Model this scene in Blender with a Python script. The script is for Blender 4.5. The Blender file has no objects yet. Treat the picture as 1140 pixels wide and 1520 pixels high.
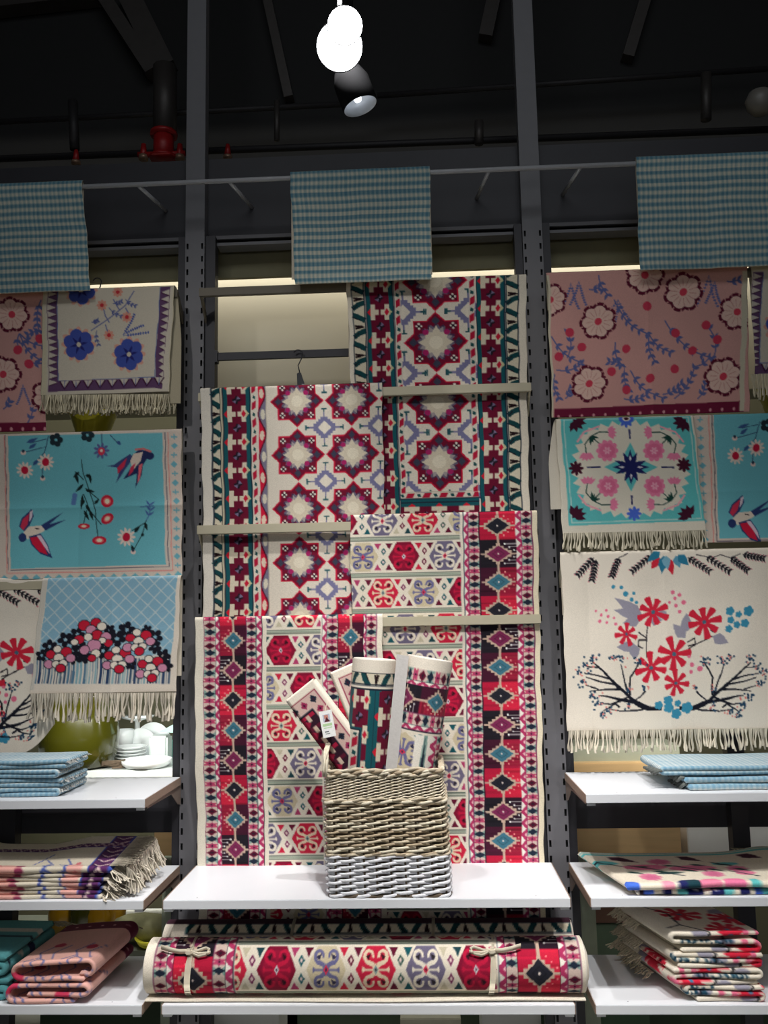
import bpy, bmesh, math, random
import numpy as np
from mathutils import Vector, Matrix

random.seed(7); rng = np.random.default_rng(7)
SC = bpy.context.scene
COL = SC.collection
pi = math.pi

# ------------------------------------------------------------------ camera
CX, CY, CZ = 0.1959, -3.0750, 1.5433
YAW, PITCH, ROLL, FPX = 0.0438, 0.1282, -0.0194, 1299.93
def _basis():
    cy, sy, cp, sp = math.cos(YAW), math.sin(YAW), math.cos(PITCH), math.sin(PITCH)
    fw = Vector((-sy*cp, cy*cp, sp)); r = Vector((cy, sy, 0)); u = r.cross(fw)
    cr, sr = math.cos(ROLL), math.sin(ROLL)
    return cr*r + sr*u, -sr*r + cr*u, fw
CR, CU, CF = _basis()
cam_d = bpy.data.cameras.new('camera'); cam = bpy.data.objects.new('camera', cam_d); COL.objects.link(cam)
M = Matrix((CR, CU, -CF)).transposed().to_4x4(); M.translation = (CX, CY, CZ); cam.matrix_world = M
cam_d.sensor_fit = 'VERTICAL'; cam_d.sensor_height = 24; cam_d.sensor_width = 18
cam_d.lens = FPX*24/1520; cam_d.clip_start = 0.05; cam_d.clip_end = 60
SC.camera = cam
def at(x, y, Y):
    """world point seen at photo pixel (x, y) on the vertical plane at depth Y"""
    d = CF + CR*((x-570)/FPX) + CU*((760-y)/FPX)
    t = (Y-CY)/d.y
    return Vector((CX, CY, CZ)) + d*t
def atz(x, y, Z):
    d = CF + CR*((x-570)/FPX) + CU*((760-y)/FPX)
    t = (Z-CZ)/d.z
    return Vector((CX, CY, CZ)) + d*t

# ------------------------------------------------------------------ world, lamps, exposure
w = bpy.data.worlds.new('world'); SC.world = w; w.use_nodes = True
w.node_tree.nodes['Background'].inputs[0].default_value = (0.75, 0.85, 1.0, 1)
w.node_tree.nodes['Background'].inputs[1].default_value = 0.012
SC.view_settings.view_transform = 'Standard'; SC.view_settings.look = 'None'
SC.view_settings.gamma = 1.0; SC.view_settings.exposure = 0.0
SC.view_settings.use_curve_mapping = False
def spot(name, loc, target, power, cone, blend, size=0.04, col=(1, .96, .90)):
    l = bpy.data.lights.new(name, 'SPOT'); l.energy = power; l.spot_size = math.radians(cone)
    l.spot_blend = blend; l.shadow_soft_size = size; l.color = col
    o = bpy.data.objects.new(name, l); o.location = loc
    o.rotation_euler = (Vector(target)-Vector(loc)).to_track_quat('-Z', 'Y').to_euler(); COL.objects.link(o)
def area(name, loc, target, power, sx, sy, col=(1, .95, .85)):
    l = bpy.data.lights.new(name, 'AREA'); l.shape = 'RECTANGLE'; l.size = sx; l.size_y = sy
    l.energy = power; l.color = col
    o = bpy.data.objects.new(name, l); o.location = loc
    o.rotation_euler = (Vector(target)-Vector(loc)).to_track_quat('-Z', 'Y').to_euler(); COL.objects.link(o)
spot('track_spot_key', (-0.02, -0.74, 3.50), (0, -0.40, 0.6), 185, 66, 1.0, 0.03, (1, .985, .975))
spot('track_spot_wide', (0.45, -2.00, 3.90), (0.0, -0.05, 0.0), 190, 50, 1.0, 0.04, (1, .975, .95))
spot('track_spot_low', (0.25, -1.85, 3.90), (0.0, -0.05, 0.0), 215, 36, 1.0, 0.04, (1, .975, .95))
spot('fill_spot_high_right', (0.55, -1.75, 3.80), (0.50, -0.05, 1.9), 26, 50, 1.0, 0.05, (1, .96, .92))  # unseen fill spot added to lift the upper right rug
spot('track_spot_far_left', (-1.15, -2.00, 3.90), (0.0, -0.05, 1.2), 70, 64, 1.0, 0.05, (1, .975, .95))
spot('track_spot_left', (-1.15, -1.75, 3.80), (-1.20, -0.05, 0.1), 135, 40, 1.0, 0.05, (1, .975, .95))
spot('track_spot_right', (1.25, -1.75, 3.80), (0.95, -0.05, 0.1), 240, 38, 1.0, 0.05, (1, .975, .95))
area('store_fill_far', (0.2, -6.5, 2.2), (0.1, 0, 0.7), 22, 4.0, 1.6, (0.95, 0.98, 1.0))  # unseen soft fill added for the low ambient light of the store
area('store_fill_top', (0.3, -3.2, 4.9), (0.2, 0, 1.6), 20, 3.0, 0.8, (0.92, 0.97, 1.0))  # unseen overhead fill added to stand for the store's ambient light
area('board_fill_behind_valance', (0, 0.175, 3.13), (0, 1.20, 2.93), 19, 4.4, 0.06, (1, .96, .86))  # hidden fill added to brighten the cream board
area('olive_wall_fill', (-0.3, 0.80, 2.9), (-0.3, 1.8, 2.5), 2.2, 3.6, 0.2, (1, .97, .88))  # added fill, out of view, to raise the olive partition
area('dish_table_fill', (-0.95, 0.42, 1.75), (-0.95, 0.92, 1.48), 6.5, 0.9, 0.3, (0.92, 1, 1))  # hidden fill put in to brighten the dishes
area('back_room_fill_right', (1.25, 0.10, 1.26), (1.25, 1.10, 1.14), 5, 1.0, 0.05, (1, .97, .9))  # hidden fill added to light the oak and marble fronts
area('back_room_fill_left', (-0.95, 0.10, 1.26), (-0.95, 1.10, 1.14), 6, 0.7, 0.05, (1, .97, .9))  # hidden fill added for the oak box by the left upright
area('back_room_fill_low', (-0.2, 0.62, 0.86), (-0.2, 1.2, 0.35), 7, 3.0, 0.2, (1, 1, .92))  # unseen fill added for the things low behind the shelves

# ------------------------------------------------------------------ materials
def lin(c):
    c = np.asarray(c, dtype=np.float64)/255.0
    return np.where(c <= 0.04045, c/12.92, ((c+0.055)/1.055)**2.4)
_m = {}
def mat(name, rgb, rough=0.6, metal=0.0, noise=0.06, scale=30, bump=0.0, spec=0.5, emit=0, trans=0, coat=0, stretch=(1, 1, 1)):
    if name in _m: return _m[name]
    m = bpy.data.materials.new(name); m.use_nodes = True; nt = m.node_tree; b = nt.nodes['Principled BSDF']
    c = tuple(lin(rgb))
    tc = nt.nodes.new('ShaderNodeTexCoord'); mp = nt.nodes.new('ShaderNodeMapping'); mp.inputs['Scale'].default_value = stretch
    nz = nt.nodes.new('ShaderNodeTexNoise'); nz.inputs['Scale'].default_value = scale; nz.inputs['Detail'].default_value = 4
    nt.links.new(tc.outputs['Object'], mp.inputs[0]); nt.links.new(mp.outputs[0], nz.inputs['Vector'])
    mx = nt.nodes.new('ShaderNodeMix'); mx.data_type = 'RGBA'
    mx.inputs[6].default_value = tuple(max(0, v*(1-noise*2)) for v in c)+(1,)
    mx.inputs[7].default_value = tuple(min(1, v*(1+noise*2)) for v in c)+(1,)
    nt.links.new(nz.outputs['Fac'], mx.inputs[0]); nt.links.new(mx.outputs[2], b.inputs['Base Color'])
    b.inputs['Roughness'].default_value = rough; b.inputs['Metallic'].default_value = metal
    b.inputs['Specular IOR Level'].default_value = spec
    b.inputs['Transmission Weight'].default_value = trans; b.inputs['Coat Weight'].default_value = coat
    if bump:
        bp = nt.nodes.new('ShaderNodeBump'); bp.inputs['Strength'].default_value = bump; bp.inputs['Distance'].default_value = 0.002
        nt.links.new(nz.outputs['Fac'], bp.inputs['Height']); nt.links.new(bp.outputs[0], b.inputs['Normal'])
    if emit:
        b.inputs['Emission Color'].default_value = c+(1,); b.inputs['Emission Strength'].default_value = emit
    _m[name] = m; return m
def cloth_mat(name, sx, sz, strength=0.35, fuzz=0.10):
    """woven cloth: dye colours come from the attribute 'Col', weave relief and yarn variation are procedural"""
    m = bpy.data.materials.new(name); m.use_nodes = True; nt = m.node_tree; b = nt.nodes['Principled BSDF']
    at_ = nt.nodes.new('ShaderNodeAttribute'); at_.attribute_name = 'Col'
    tc = nt.nodes.new('ShaderNodeTexCoord'); mp = nt.nodes.new('ShaderNodeMapping'); mp.inputs['Scale'].default_value = (sx, 60, sz)
    nz = nt.nodes.new('ShaderNodeTexNoise'); nz.inputs['Scale'].default_value = 1.0; nz.inputs['Detail'].default_value = 2
    nt.links.new(tc.outputs['Object'], mp.inputs[0]); nt.links.new(mp.outputs[0], nz.inputs['Vector'])
    rm = nt.nodes.new('ShaderNodeMapRange'); rm.inputs['From Min'].default_value = .3; rm.inputs['From Max'].default_value = .7
    rm.inputs['To Min'].default_value = 1-fuzz; rm.inputs['To Max'].default_value = 1+fuzz*.6
    nt.links.new(nz.outputs['Fac'], rm.inputs['Value'])
    vm = nt.nodes.new('ShaderNodeVectorMath'); vm.operation = 'SCALE'
    nt.links.new(at_.outputs['Color'], vm.inputs[0]); nt.links.new(rm.outputs[0], vm.inputs['Scale'])
    nt.links.new(vm.outputs[0], b.inputs['Base Color'])
    b.inputs['Roughness'].default_value = 0.9; b.inputs['Specular IOR Level'].default_value = 0.15
    b.inputs['Sheen Weight'].default_value = 0.05
    bp = nt.nodes.new('ShaderNodeBump'); bp.inputs['Strength'].default_value = strength; bp.inputs['Distance'].default_value = 0.0015
    nt.links.new(nz.outputs['Fac'], bp.inputs['Height']); nt.links.new(bp.outputs[0], b.inputs['Normal'])
    return m
M_KILIM = cloth_mat('woven_kilim', 260, 420)
M_LINEN = cloth_mat('woven_cotton', 420, 420, 0.3, 0.08)
M_FRINGE = cloth_mat('cotton_fringe', 300, 60, 0.3, 0.12)
M_POST = mat('grey_powder_coated_steel', (108, 107, 111), 0.55, 0.1, 0.04, 20)
M_DARK = mat('dark_grey_painted_metal', (50, 49, 54), 0.55, 0.2, 0.06, 12)
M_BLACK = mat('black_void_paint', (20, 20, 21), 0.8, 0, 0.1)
M_BAR = mat('beige_metal_bar', (182, 174, 150), 0.45, 0.15, 0.03)
M_SHELF = mat('white_laminate', (226, 228, 232), 0.35, 0, 0.01, 8)
M_END_SHADE = mat('tan_end_shade', (150, 128, 112), 0.8, 0, 0.12, 200)  # brown tint paints reflection and shadow on the shelf ends
M_WICKER = mat('grey_brown_wicker', (196, 182, 158), 0.75, 0, 0.22, 60, 0.4)
M_WHITEWASH = mat('whitewashed_wicker', (222, 222, 226), 0.7, 0, 0.10, 60, 0.4)
M_WDARK = mat('dark_wicker_stake', (92, 78, 62), 0.8, 0, 0.2, 60, 0.4)
M_TWINE = mat('cream_cotton_tape', (222, 212, 190), 0.9, 0, 0.05, 80)
M_WHITE = mat('white_glazed_china', (235, 240, 240), 0.15, 0, 0.01, 5, coat=.5)
M_RED = mat('red_valve_paint', (150, 22, 24), 0.45, 0.1, 0.08)
M_PIPE = mat('dark_steel_pipe', (44, 42, 44), 0.6, 0.4, 0.1)
M_CONC = mat('dark_ceiling_plaster', (40, 37, 34), 0.95, 0, 0.35, 3)

# ------------------------------------------------------------------ object helpers
def tag(o, label=None, cat=None, group=None, kind=None):
    if label: o['label'] = label
    if cat: o['category'] = cat
    if group: o['group'] = group
    if kind: o['kind'] = kind
    return o
def empty(name, loc, label=None, cat=None, group=None):
    o = bpy.data.objects.new(name, None); o.location = loc; COL.objects.link(o); o.empty_display_size = .05
    return tag(o, label, cat, group)
def adopt(o, parent):
    if parent is not None:
        o.parent = parent
        l = Vector(parent.location)
        if parent.parent is not None: l = l + Vector(parent.parent.location)
        o.location = -l if parent.type == 'EMPTY' or l.length else (0, 0, 0)
    return o
def mesh_np(name, V, Q, m, parent=None, col=None, smooth=True):
    """numpy mesh: V (n,3), Q (k,4) quads; col (n,3) sRGB 0-255"""
    me = bpy.data.meshes.new(name); V = np.ascontiguousarray(V, dtype=np.float32); Q = np.ascontiguousarray(Q, dtype=np.int32)
    me.vertices.add(len(V)); me.vertices.foreach_set('co', V.ravel())
    me.loops.add(Q.size); me.loops.foreach_set('vertex_index', Q.ravel())
    me.polygons.add(len(Q)); me.polygons.foreach_set('loop_start', np.arange(0, Q.size, 4, dtype=np.int32))
    me.polygons.foreach_set('loop_total', np.full(len(Q), 4, dtype=np.int32))
    if smooth: me.polygons.foreach_set('use_smooth', np.ones(len(Q), dtype=bool))
    if col is not None:
        a = me.color_attributes.new('Col', 'FLOAT_COLOR', 'POINT')
        c = np.ones((len(V), 4), dtype=np.float32); c[:, :3] = lin(col)
        a.data.foreach_set('color', c.ravel())
    me.update(calc_edges=True); me.validate()
    me.materials.append(m)
    o = bpy.data.objects.new(name, me); COL.objects.link(o)
    return adopt(o, parent)
def finish(name, bm, m, parent=None, smooth=False, bevel=0):
    if bevel:
        bmesh.ops.bevel(bm, geom=[e for e in bm.edges], offset=bevel, segments=2, affect='EDGES', clamp_overlap=True)
    bmesh.ops.recalc_face_normals(bm, faces=bm.faces)
    me = bpy.data.meshes.new(name); bm.to_mesh(me); bm.free(); me.materials.append(m)
    if smooth:
        for p in me.polygons: p.use_smooth = True
    o = bpy.data.objects.new(name, me); COL.objects.link(o)
    return adopt(o, parent)
def bx(bm, x0, x1, y0, y1, z0, z1):
    vs = [bm.verts.new((x, y, z)) for x in (x0, x1) for y in (y0, y1) for z in (z0, z1)]
    for f in ((0, 1, 3, 2), (4, 6, 7, 5), (0, 4, 5, 1), (2, 3, 7, 6), (0, 2, 6, 4), (1, 5, 7, 3)):
        bm.faces.new([vs[i] for i in f])
def box(name, x0, x1, y0, y1, z0, z1, m, parent=None, bevel=0):
    bm = bmesh.new(); bx(bm, min(x0, x1), max(x0, x1), y0, y1, z0, z1); return finish(name, bm, m, parent, bevel=bevel)
def prism(bm, pts, axis, a, b):
    """extrude polygon pts along axis ('x','y') from a to b; pts are the two other coordinates"""
    def P(p, t): return (t, p[0], p[1]) if axis == 'x' else (p[0], t, p[1])
    A = [bm.verts.new(P(p, a)) for p in pts]; B = [bm.verts.new(P(p, b)) for p in pts]
    bm.faces.new(A); bm.faces.new(B[::-1]); n = len(pts)
    for i in range(n): bm.faces.new((A[i], A[(i+1) % n], B[(i+1) % n], B[i]))
def tube(bm, pts, r, n=6, closed=False, caps=True):
    pts = [Vector(p) for p in pts]; rings = []; N = len(pts)
    rr = r if isinstance(r, (list, tuple)) else [r]*N
    for i, p in enumerate(pts):
        a = pts[(i-1) % N] if (closed or i > 0) else p; b = pts[(i+1) % N] if (closed or i < N-1) else p
        t = (b-a).normalized(); ref = Vector((0, 0, 1)) if abs(t.z) < .9 else Vector((1, 0, 0))
        s = t.cross(ref).normalized(); u = s.cross(t)
        rings.append([bm.verts.new(p+(s*math.cos(2*pi*k/n)+u*math.sin(2*pi*k/n))*rr[i]) for k in range(n)])
    for i in range(N if closed else N-1):
        A, B = rings[i], rings[(i+1) % N]
        for k in range(n): bm.faces.new((A[k], A[(k+1) % n], B[(k+1) % n], B[k]))
    if caps and not closed:
        bm.faces.new(rings[0]); bm.faces.new(rings[-1][::-1])
def lathe(name, prof, c, m, parent=None, n=40, wob=0):
    bm = bmesh.new(); rings = []
    for r, z in prof:
        rings.append([bm.verts.new((c[0]+(r+wob*r*math.sin(5*k*2*pi/n+z*20))*math.cos(2*pi*k/n), c[1]+r*math.sin(2*pi*k/n), c[2]+z)) for k in range(n)])
    for A, B in zip(rings, rings[1:]):
        for k in range(n): bm.faces.new((A[k], A[(k+1) % n], B[(k+1) % n], B[k]))
    if prof[0][0] > 1e-4: bm.faces.new(rings[0])
    return finish(name, bm, m, parent, smooth=True)

# ------------------------------------------------------------------ textile painter
class Cv:
    """dye pattern of a textile in millimetres (u to the right, v down)"""
    def __init__(s, w, h, bg=(222, 212, 195), res=1.5, margin=0):
        s.w, s.h, s.res = w, h, res
        s.a = np.empty((int(h/res)+2, int(w/res)+2, 3), dtype=np.float32); s.a[:] = bg
        s.T = None
    def tp(s, pts):
        p = np.asarray(pts, dtype=np.float64).reshape(-1, 2)
        if s.T is not None: p = s.T(p)
        return p/s.res
    def poly(s, pts, col):
        p = s.tp(pts); x0, y0 = np.floor(p.min(0)).astype(int); x1, y1 = np.ceil(p.max(0)).astype(int)+1
        H, W_, _ = s.a.shape
        x0 = max(x0, 0); y0 = max(y0, 0); x1 = min(x1, W_); y1 = min(y1, H)
        if x1 <= x0 or y1 <= y0: return
        X = np.arange(x0, x1)+.5; Y = (np.arange(y0, y1)+.5)[:, None]
        ins = np.zeros((y1-y0, x1-x0), dtype=bool)
        q = np.roll(p, -1, 0)
        for (ax, ay), (bx_, by) in zip(p, q):
            if ay == by: continue
            c = ((ay > Y) != (by > Y))
            xi = ax+(Y-ay)*(bx_-ax)/(by-ay)
            ins ^= c & (X[None, :] < xi)
        s.a[y0:y1, x0:x1][ins] = col
    def rect(s, x0, y0, x1, y1, col): s.poly([(x0, y0), (x1, y0), (x1, y1), (x0, y1)], col)
    def ell(s, cx, cy, rx, ry, col, rot=0, n=18):
        t = np.linspace(0, 2*pi, n, endpoint=False); c, k = math.cos(rot), math.sin(rot)
        x = rx*np.cos(t); y = ry*np.sin(t)
        s.poly(np.c_[cx+c*x-k*y, cy+k*x+c*y], col)
    def dia(s, cx, cy, rx, ry, col): s.poly([(cx-rx, cy), (cx, cy-ry), (cx+rx, cy), (cx, cy+ry)], col)
    def line(s, pts, w_, col, w2=None):
        pts = [np.asarray(p, dtype=float) for p in pts]; N = len(pts)
        for i in range(N-1):
            a, b = pts[i], pts[i+1]; d = b-a; L = np.hypot(*d)
            if L < 1e-6: continue
            n = np.array([-d[1], d[0]])/L
            wa = w_ if w2 is None else w_+(w2-w_)*i/(N-1); wb = w_ if w2 is None else w_+(w2-w_)*(i+1)/(N-1)
            s.poly([a+n*wa/2, b+n*wb/2, b-n*wb/2, a-n*wa/2], col)
            if i: s.ell(a[0], a[1], wa/2, wa/2, col, n=8)
    def leaf(s, x0, y0, x1, y1, w_, col):
        a = np.array([x0, y0], float); b = np.array([x1, y1], float); d = b-a; n = np.array([-d[1], d[0]]); n = n/(np.hypot(*n)+1e-9)*w_/2
        s.poly([a, a+d*.3+n, a+d*.6+n*.8, b, a+d*.6-n*.8, a+d*.3-n], col)
    def flower(s, cx, cy, r, n, col, w_=None, rot=0):
        for k in range(n):
            t = rot+2*pi*k/n
            s.ell(cx+r*.6*math.cos(t), cy+r*.6*math.sin(t), r*.42, (w_ or r*.3), col, t, 12)
    def ring(s, cx, cy, rx, ry, th, col, inner):
        s.ell(cx, cy, rx, ry, col); s.ell(cx, cy, rx-th, ry-th, inner)
    def sample(s, U, V):
        """U, V in mm -> box filtered colour"""
        H, W_, _ = s.a.shape; x = np.clip((U/s.res-.5).astype(int), 0, W_-2); y = np.clip((V/s.res-.5).astype(int), 0, H-2)
        return .25*(s.a[y, x]+s.a[y+1, x]+s.a[y, x+1]+s.a[y+1, x+1])
def rot90(cv):
    c = Cv(cv.h, cv.w, res=cv.res); c.a = np.ascontiguousarray(np.transpose(cv.a, (1, 0, 2))); return c

CREAM = (226, 216, 198); TAN = (196, 170, 150); RED = (198, 34, 64); DRED = (128, 16, 48); CRIM = (186, 22, 62)
MAR = (98, 18, 46); PLUM = (52, 20, 38); NAVY = (28, 38, 54); TEAL = (22, 84, 92); SLATE = (112, 108, 140)
GREEN = (120, 138, 120); PINKY = (190, 60, 106); PURP = (118, 42, 84); BEIGE = (204, 190, 158); STEEL = (62, 112, 130)
HK = {'red': (RED, (224, 202, 172), (120, 150, 150), (60, 20, 30)), 'dark': (DRED, (190, 24, 62), (200, 200, 205), (50, 12, 24)),
      'slate': ((110, 102, 126), CREAM, (216, 50, 84), (40, 34, 40)), 'beige': (BEIGE, (108, 106, 146), (214, 50, 80), (50, 48, 76))}
def grid(nx, ny, off=0):
    i = np.arange(ny-1)[:, None]*nx+np.arange(nx-1)[None, :]+off
    return np.stack([i, i+1, i+nx+1, i+nx], -1).reshape(-1, 4)

def hexm(cv, cx, cy, hw, hh, kind):
    bg, sc, ce, dk = HK[kind]
    def P(*l): return [(cx+x*hw, cy+y*hh) for x, y in l]
    cv.poly(P((-1, 0), (-.46, -1), (.46, -1), (1, 0), (.46, 1), (-.46, 1)), bg)
    if kind == 'dark': cv.poly(P((-.8, 0), (-.38, -.8), (.38, -.8), (.8, 0), (.38, .8), (-.38, .8)), (146, 18, 52))
    t = .11*hw
    for sx in (-1, 1):
        for sy in (-1, 1):
            c = (cx+sx*.36*hw, cy+sy*.52*hh)
            cv.ell(c[0], c[1], .28*hw, .32*hh, sc); cv.ell(c[0]-sx*.02*hw, c[1], .14*hw, .17*hh, bg)
            cv.poly([(c[0]-sx*.02*hw, c[1]-.15*hh), (c[0]+sx*.15*hw, c[1]), (c[0]-sx*.12*hw, c[1]+.14*hh)], dk)
            cv.poly([(c[0]-sx*.26*hw, c[1]-sy*.05*hh), (c[0]-sx*.12*hw, c[1]-sy*.05*hh), (c[0]-sx*.08*hw, c[1]-sy*.2*hh), (c[0]-sx*.3*hw, c[1]-sy*.2*hh)], bg)
            cv.line([(c[0]-sx*.02*hw, c[1]-sy*.24*hh), (cx+sx*.14*hw, cy+sy*.20*hh), (cx, cy)], t*1.7, sc)
        cv.line([(cx, cy), (cx+sx*.55*hw, cy)], t*.95, sc)
        cv.poly([(cx+sx*.50*hw, cy), (cx+sx*.66*hw, cy-.15*hh), (cx+sx*.70*hw, cy), (cx+sx*.66*hw, cy+.15*hh)], sc)
    cv.dia(cx, cy, .17*hw, .26*hh, sc); cv.dia(cx, cy, .13*hw, .2*hh, ce); cv.dia(cx, cy, .05*hw, .08*hh, dk)
def hexrow(cv, x0, pitch, kinds, yc, hh, hw, clip=None, par=0):
    """a row of hexagons with the cream lattice, diamonds and triangles between them"""
    tc = [(RED, MAR), (MAR, TEAL), ((196, 186, 160), (30, 66, 72)), ((176, 62, 104), MAR)]
    for i in range(len(kinds)+1):
        xd = x0+(i-.5)*pitch; a, b = tc[(i+par) % 4]; d = [PURP, TEAL, MAR, (60, 90, 80)][(i+par*3) % 4]
        for sy in (-1, 1):
            cv.dia(xd, yc+sy*.37*hh, .17*hw, .25*hh, d); cv.dia(xd, yc+sy*.37*hh, .08*hw, .13*hh, (222, 196, 190))
            for sx, cc in ((-1, a), (1, b)):
                xt = xd+sx*.36*hw
                cv.poly([(xt-.22*hw, yc+sy*.93*hh), (xt+.22*hw, yc+sy*.93*hh), (xt, yc+sy*.50*hh)], cc)
    for i, k in enumerate(kinds): hexm(cv, x0+i*pitch, yc, hw, hh, k)
def seps(cv, x0, x1, yc, h):
    cv.rect(x0, yc-h/2, x1, yc+h/2, CREAM)
    cv.rect(x0, yc-h*.42, x1, yc-h*.20, (104, 116, 104)); cv.rect(x0, yc-h*.12, x1, yc+h*.10, (140, 156, 138)); cv.rect(x0, yc+h*.18, x1, yc+h*.42, (104, 116, 104))
def band1(cv, x0, x1, y0, y1, ph, per=69, flip=1):
    cv.rect(x0, y0, x1, y1, (206, 184, 172)); c = (x0+x1)/2; hw = (x1-x0)/2*.98
    k0 = int((y0-ph)/per)-1
    for k in range(k0, int((y1-ph)/per)+2):
        y = ph+k*per
        if y < y0-per or y > y1+per: continue
        cv.poly([(x0, y-14), (c, y), (x0, y+14)], (130, 160, 150)); cv.poly([(x1, y-14), (c, y), (x1, y+14)], (130, 160, 150))
        cv.dia(c, y, hw, 10.5, NAVY)
        yf = y+flip*23; cv.rect(x0, yf-7, x1, yf+7, (186, 70, 104)); cv.dia(c, yf, hw*.55, 11, (170, 60, 100)); cv.dia(c, yf, 3.5, 4.5, PLUM)
        cv.poly([(x0, yf-4), (x0+7, yf), (x0, yf+4)], (224, 196, 176)); cv.poly([(x1, yf-4), (x1-7, yf), (x1, yf+4)], (224, 196, 176))
        cv.dia(c, y+flip*46, hw, 11.5, MAR); cv.dia(c, y+flip*46, hw*.5, 5, PLUM)
    cv.rect(x0-1.2, y0, x0+1.2, y1, PURP); cv.rect(x1-1.2, y0, x1+1.2, y1, (40, 60, 66))
def trib(cv, x0, x1, y0, y1, ph, d=1, per=38):
    cv.rect(x0, y0, x1, y1, (176, 52, 96)); a, b = (x0, x1) if d > 0 else (x1, x0)
    for k in range(int((y0-ph)/per)-1, int((y1-ph)/per)+2):
        y = ph+k*per
        if y < y0-per or y > y1+per: continue
        cv.poly([(a, y-14), (a+(b-a)*.82, y), (a, y+14)], (232, 226, 214))
        cv.poly([(b, y+per/2-9), (b-(b-a)*.5, y+per/2), (b, y+per/2+9)], (226, 176, 180))
    cv.rect(x1-1, y0, x1+1, y1, PURP)
def block(cv, x0, x1, y0, y1, ph, seq, per=99, dots=-1):
    c = (x0+x1)/2; W_ = x1-x0; r = random.Random(5)
    bgs = {'teal': ((150, 26, 54), (66, 20, 42)), 'purp': ((40, 20, 34), (30, 26, 34)), 'black': ((206, 36, 64), (180, 26, 58))}
    dc = {'teal': STEEL, 'purp': (122, 40, 80), 'black': (34, 34, 44)}
    k0 = math.floor((y0-ph)/per)-1; k1 = math.ceil((y1-ph)/per)+1
    for k in range(k0, k1+1):
        y = ph+k*per; s = seq[k % 3]; L, R = bgs[s]
        if dots > 0: L, R = R, L
        ya, yb = max(y0, y-per/2), min(y1, y+per/2)
        if yb <= ya: continue
        cv.rect(x0, ya, c, yb, L); cv.rect(c, ya, x1, yb, R)
        for j in range(7):
            yy = y-per/2+(j+.5)*per/7; f = .75+.4*r.random(); cc = [min(255, v*f) for v in (L if j % 2 else R)]
            if ya < yy < yb-5: cv.rect(x0 if j % 2 else c, yy, c if j % 2 else x1, yy+7, cc)
    for k in range(k0, k1+1):
        y = ph+k*per; s = seq[k % 3]
        if y < y0-per/2 or y > y1+per/2: continue
        cv.rect(c-W_*.035, y-per/2, c+W_*.035, y+per/2, TAN)
        hw, hh = W_*.325, per*.29; n = 4
        for j in range(n+1):
            f = j/n; cv.rect(c-hw*1.28*(1-f)-W_*.05, y-hh*1.15*f-3, c+hw*1.28*(1-f)+W_*.05, y+hh*1.15*f+3, TAN)
        cv.rect(x0, y-2.5, x1, y+2.5, TAN) if s != 'teal' else None
        cv.dia(c, y, hw, hh, dc[s]); cv.dia(c, y, hw*.55, hh*.55, [v*.8 for v in dc[s]]); cv.dia(c, y, hw*.42, hh*.42, dc[s])
        cv.dia(c, y, 3.6, 4.4, (236, 220, 210))
        dcol = (235, 235, 230) if s == 'purp' else (240, 140, 140)
        for j in range(1, 4):
            for sy in (-1, 1):
                xx = c+dots*W_*(.06+.12*j); yy = y+sy*(per*.46-per*.115*j)
                cv.rect(xx-2.4, yy-2.6, xx+2.4, yy+2.6, dcol)
                if s != 'black' : cv.rect(min(xx, c+dots*W_/2), yy-.7, max(xx, c+dots*W_/2), yy+.7, dcol if s == 'purp' else (150, 50, 60))
    for x in (x0, x1): cv.rect(x-1, y0, x+1, y1, (46, 26, 44))
def border_b(cv, xs, y0, y1, seq, ph, ph1, d=1, dots=-1, per=99, flip=1, per1=69):
    """xs: cream edge | band | triangles | block | band | triangles | line (positions in mm, left to right, mirrored with d=-1)"""
    a, b, c, e, f, g, h = xs
    if d > 0:
        cv.rect(a-1.5, y0, a+1.5, y1, PURP)
        band1(cv, a, b, y0, y1, ph1, per1, flip); trib(cv, b, c, y0, y1, ph1, 1, per1*.55); block(cv, c, e, y0, y1, ph, seq, per, dots)
        band1(cv, e, f, y0, y1, ph1+6, per1, flip); trib(cv, f, g, y0, y1, ph1+6, 1, per1*.55); cv.rect(g, y0, g+2.5, y1, NAVY); cv.rect(g+2.5, y0, h, y1, CREAM)
    else:
        cv.rect(h, y0, g-2.5, y1, CREAM); cv.rect(g-2.5, y0, g, y1, (90, 100, 110)); trib(cv, g, f, y0, y1, ph1+6, 1, per1*.55); band1(cv, f, e, y0, y1, ph1+6, per1, flip)
        block(cv, e, c, y0, y1, ph, seq, per, dots); trib(cv, c, b, y0, y1, ph1, 1, per1*.55); band1(cv, b, a, y0, y1, ph1, per1, flip); cv.rect(a-1.5, y0, a+1.5, y1, PURP)

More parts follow.
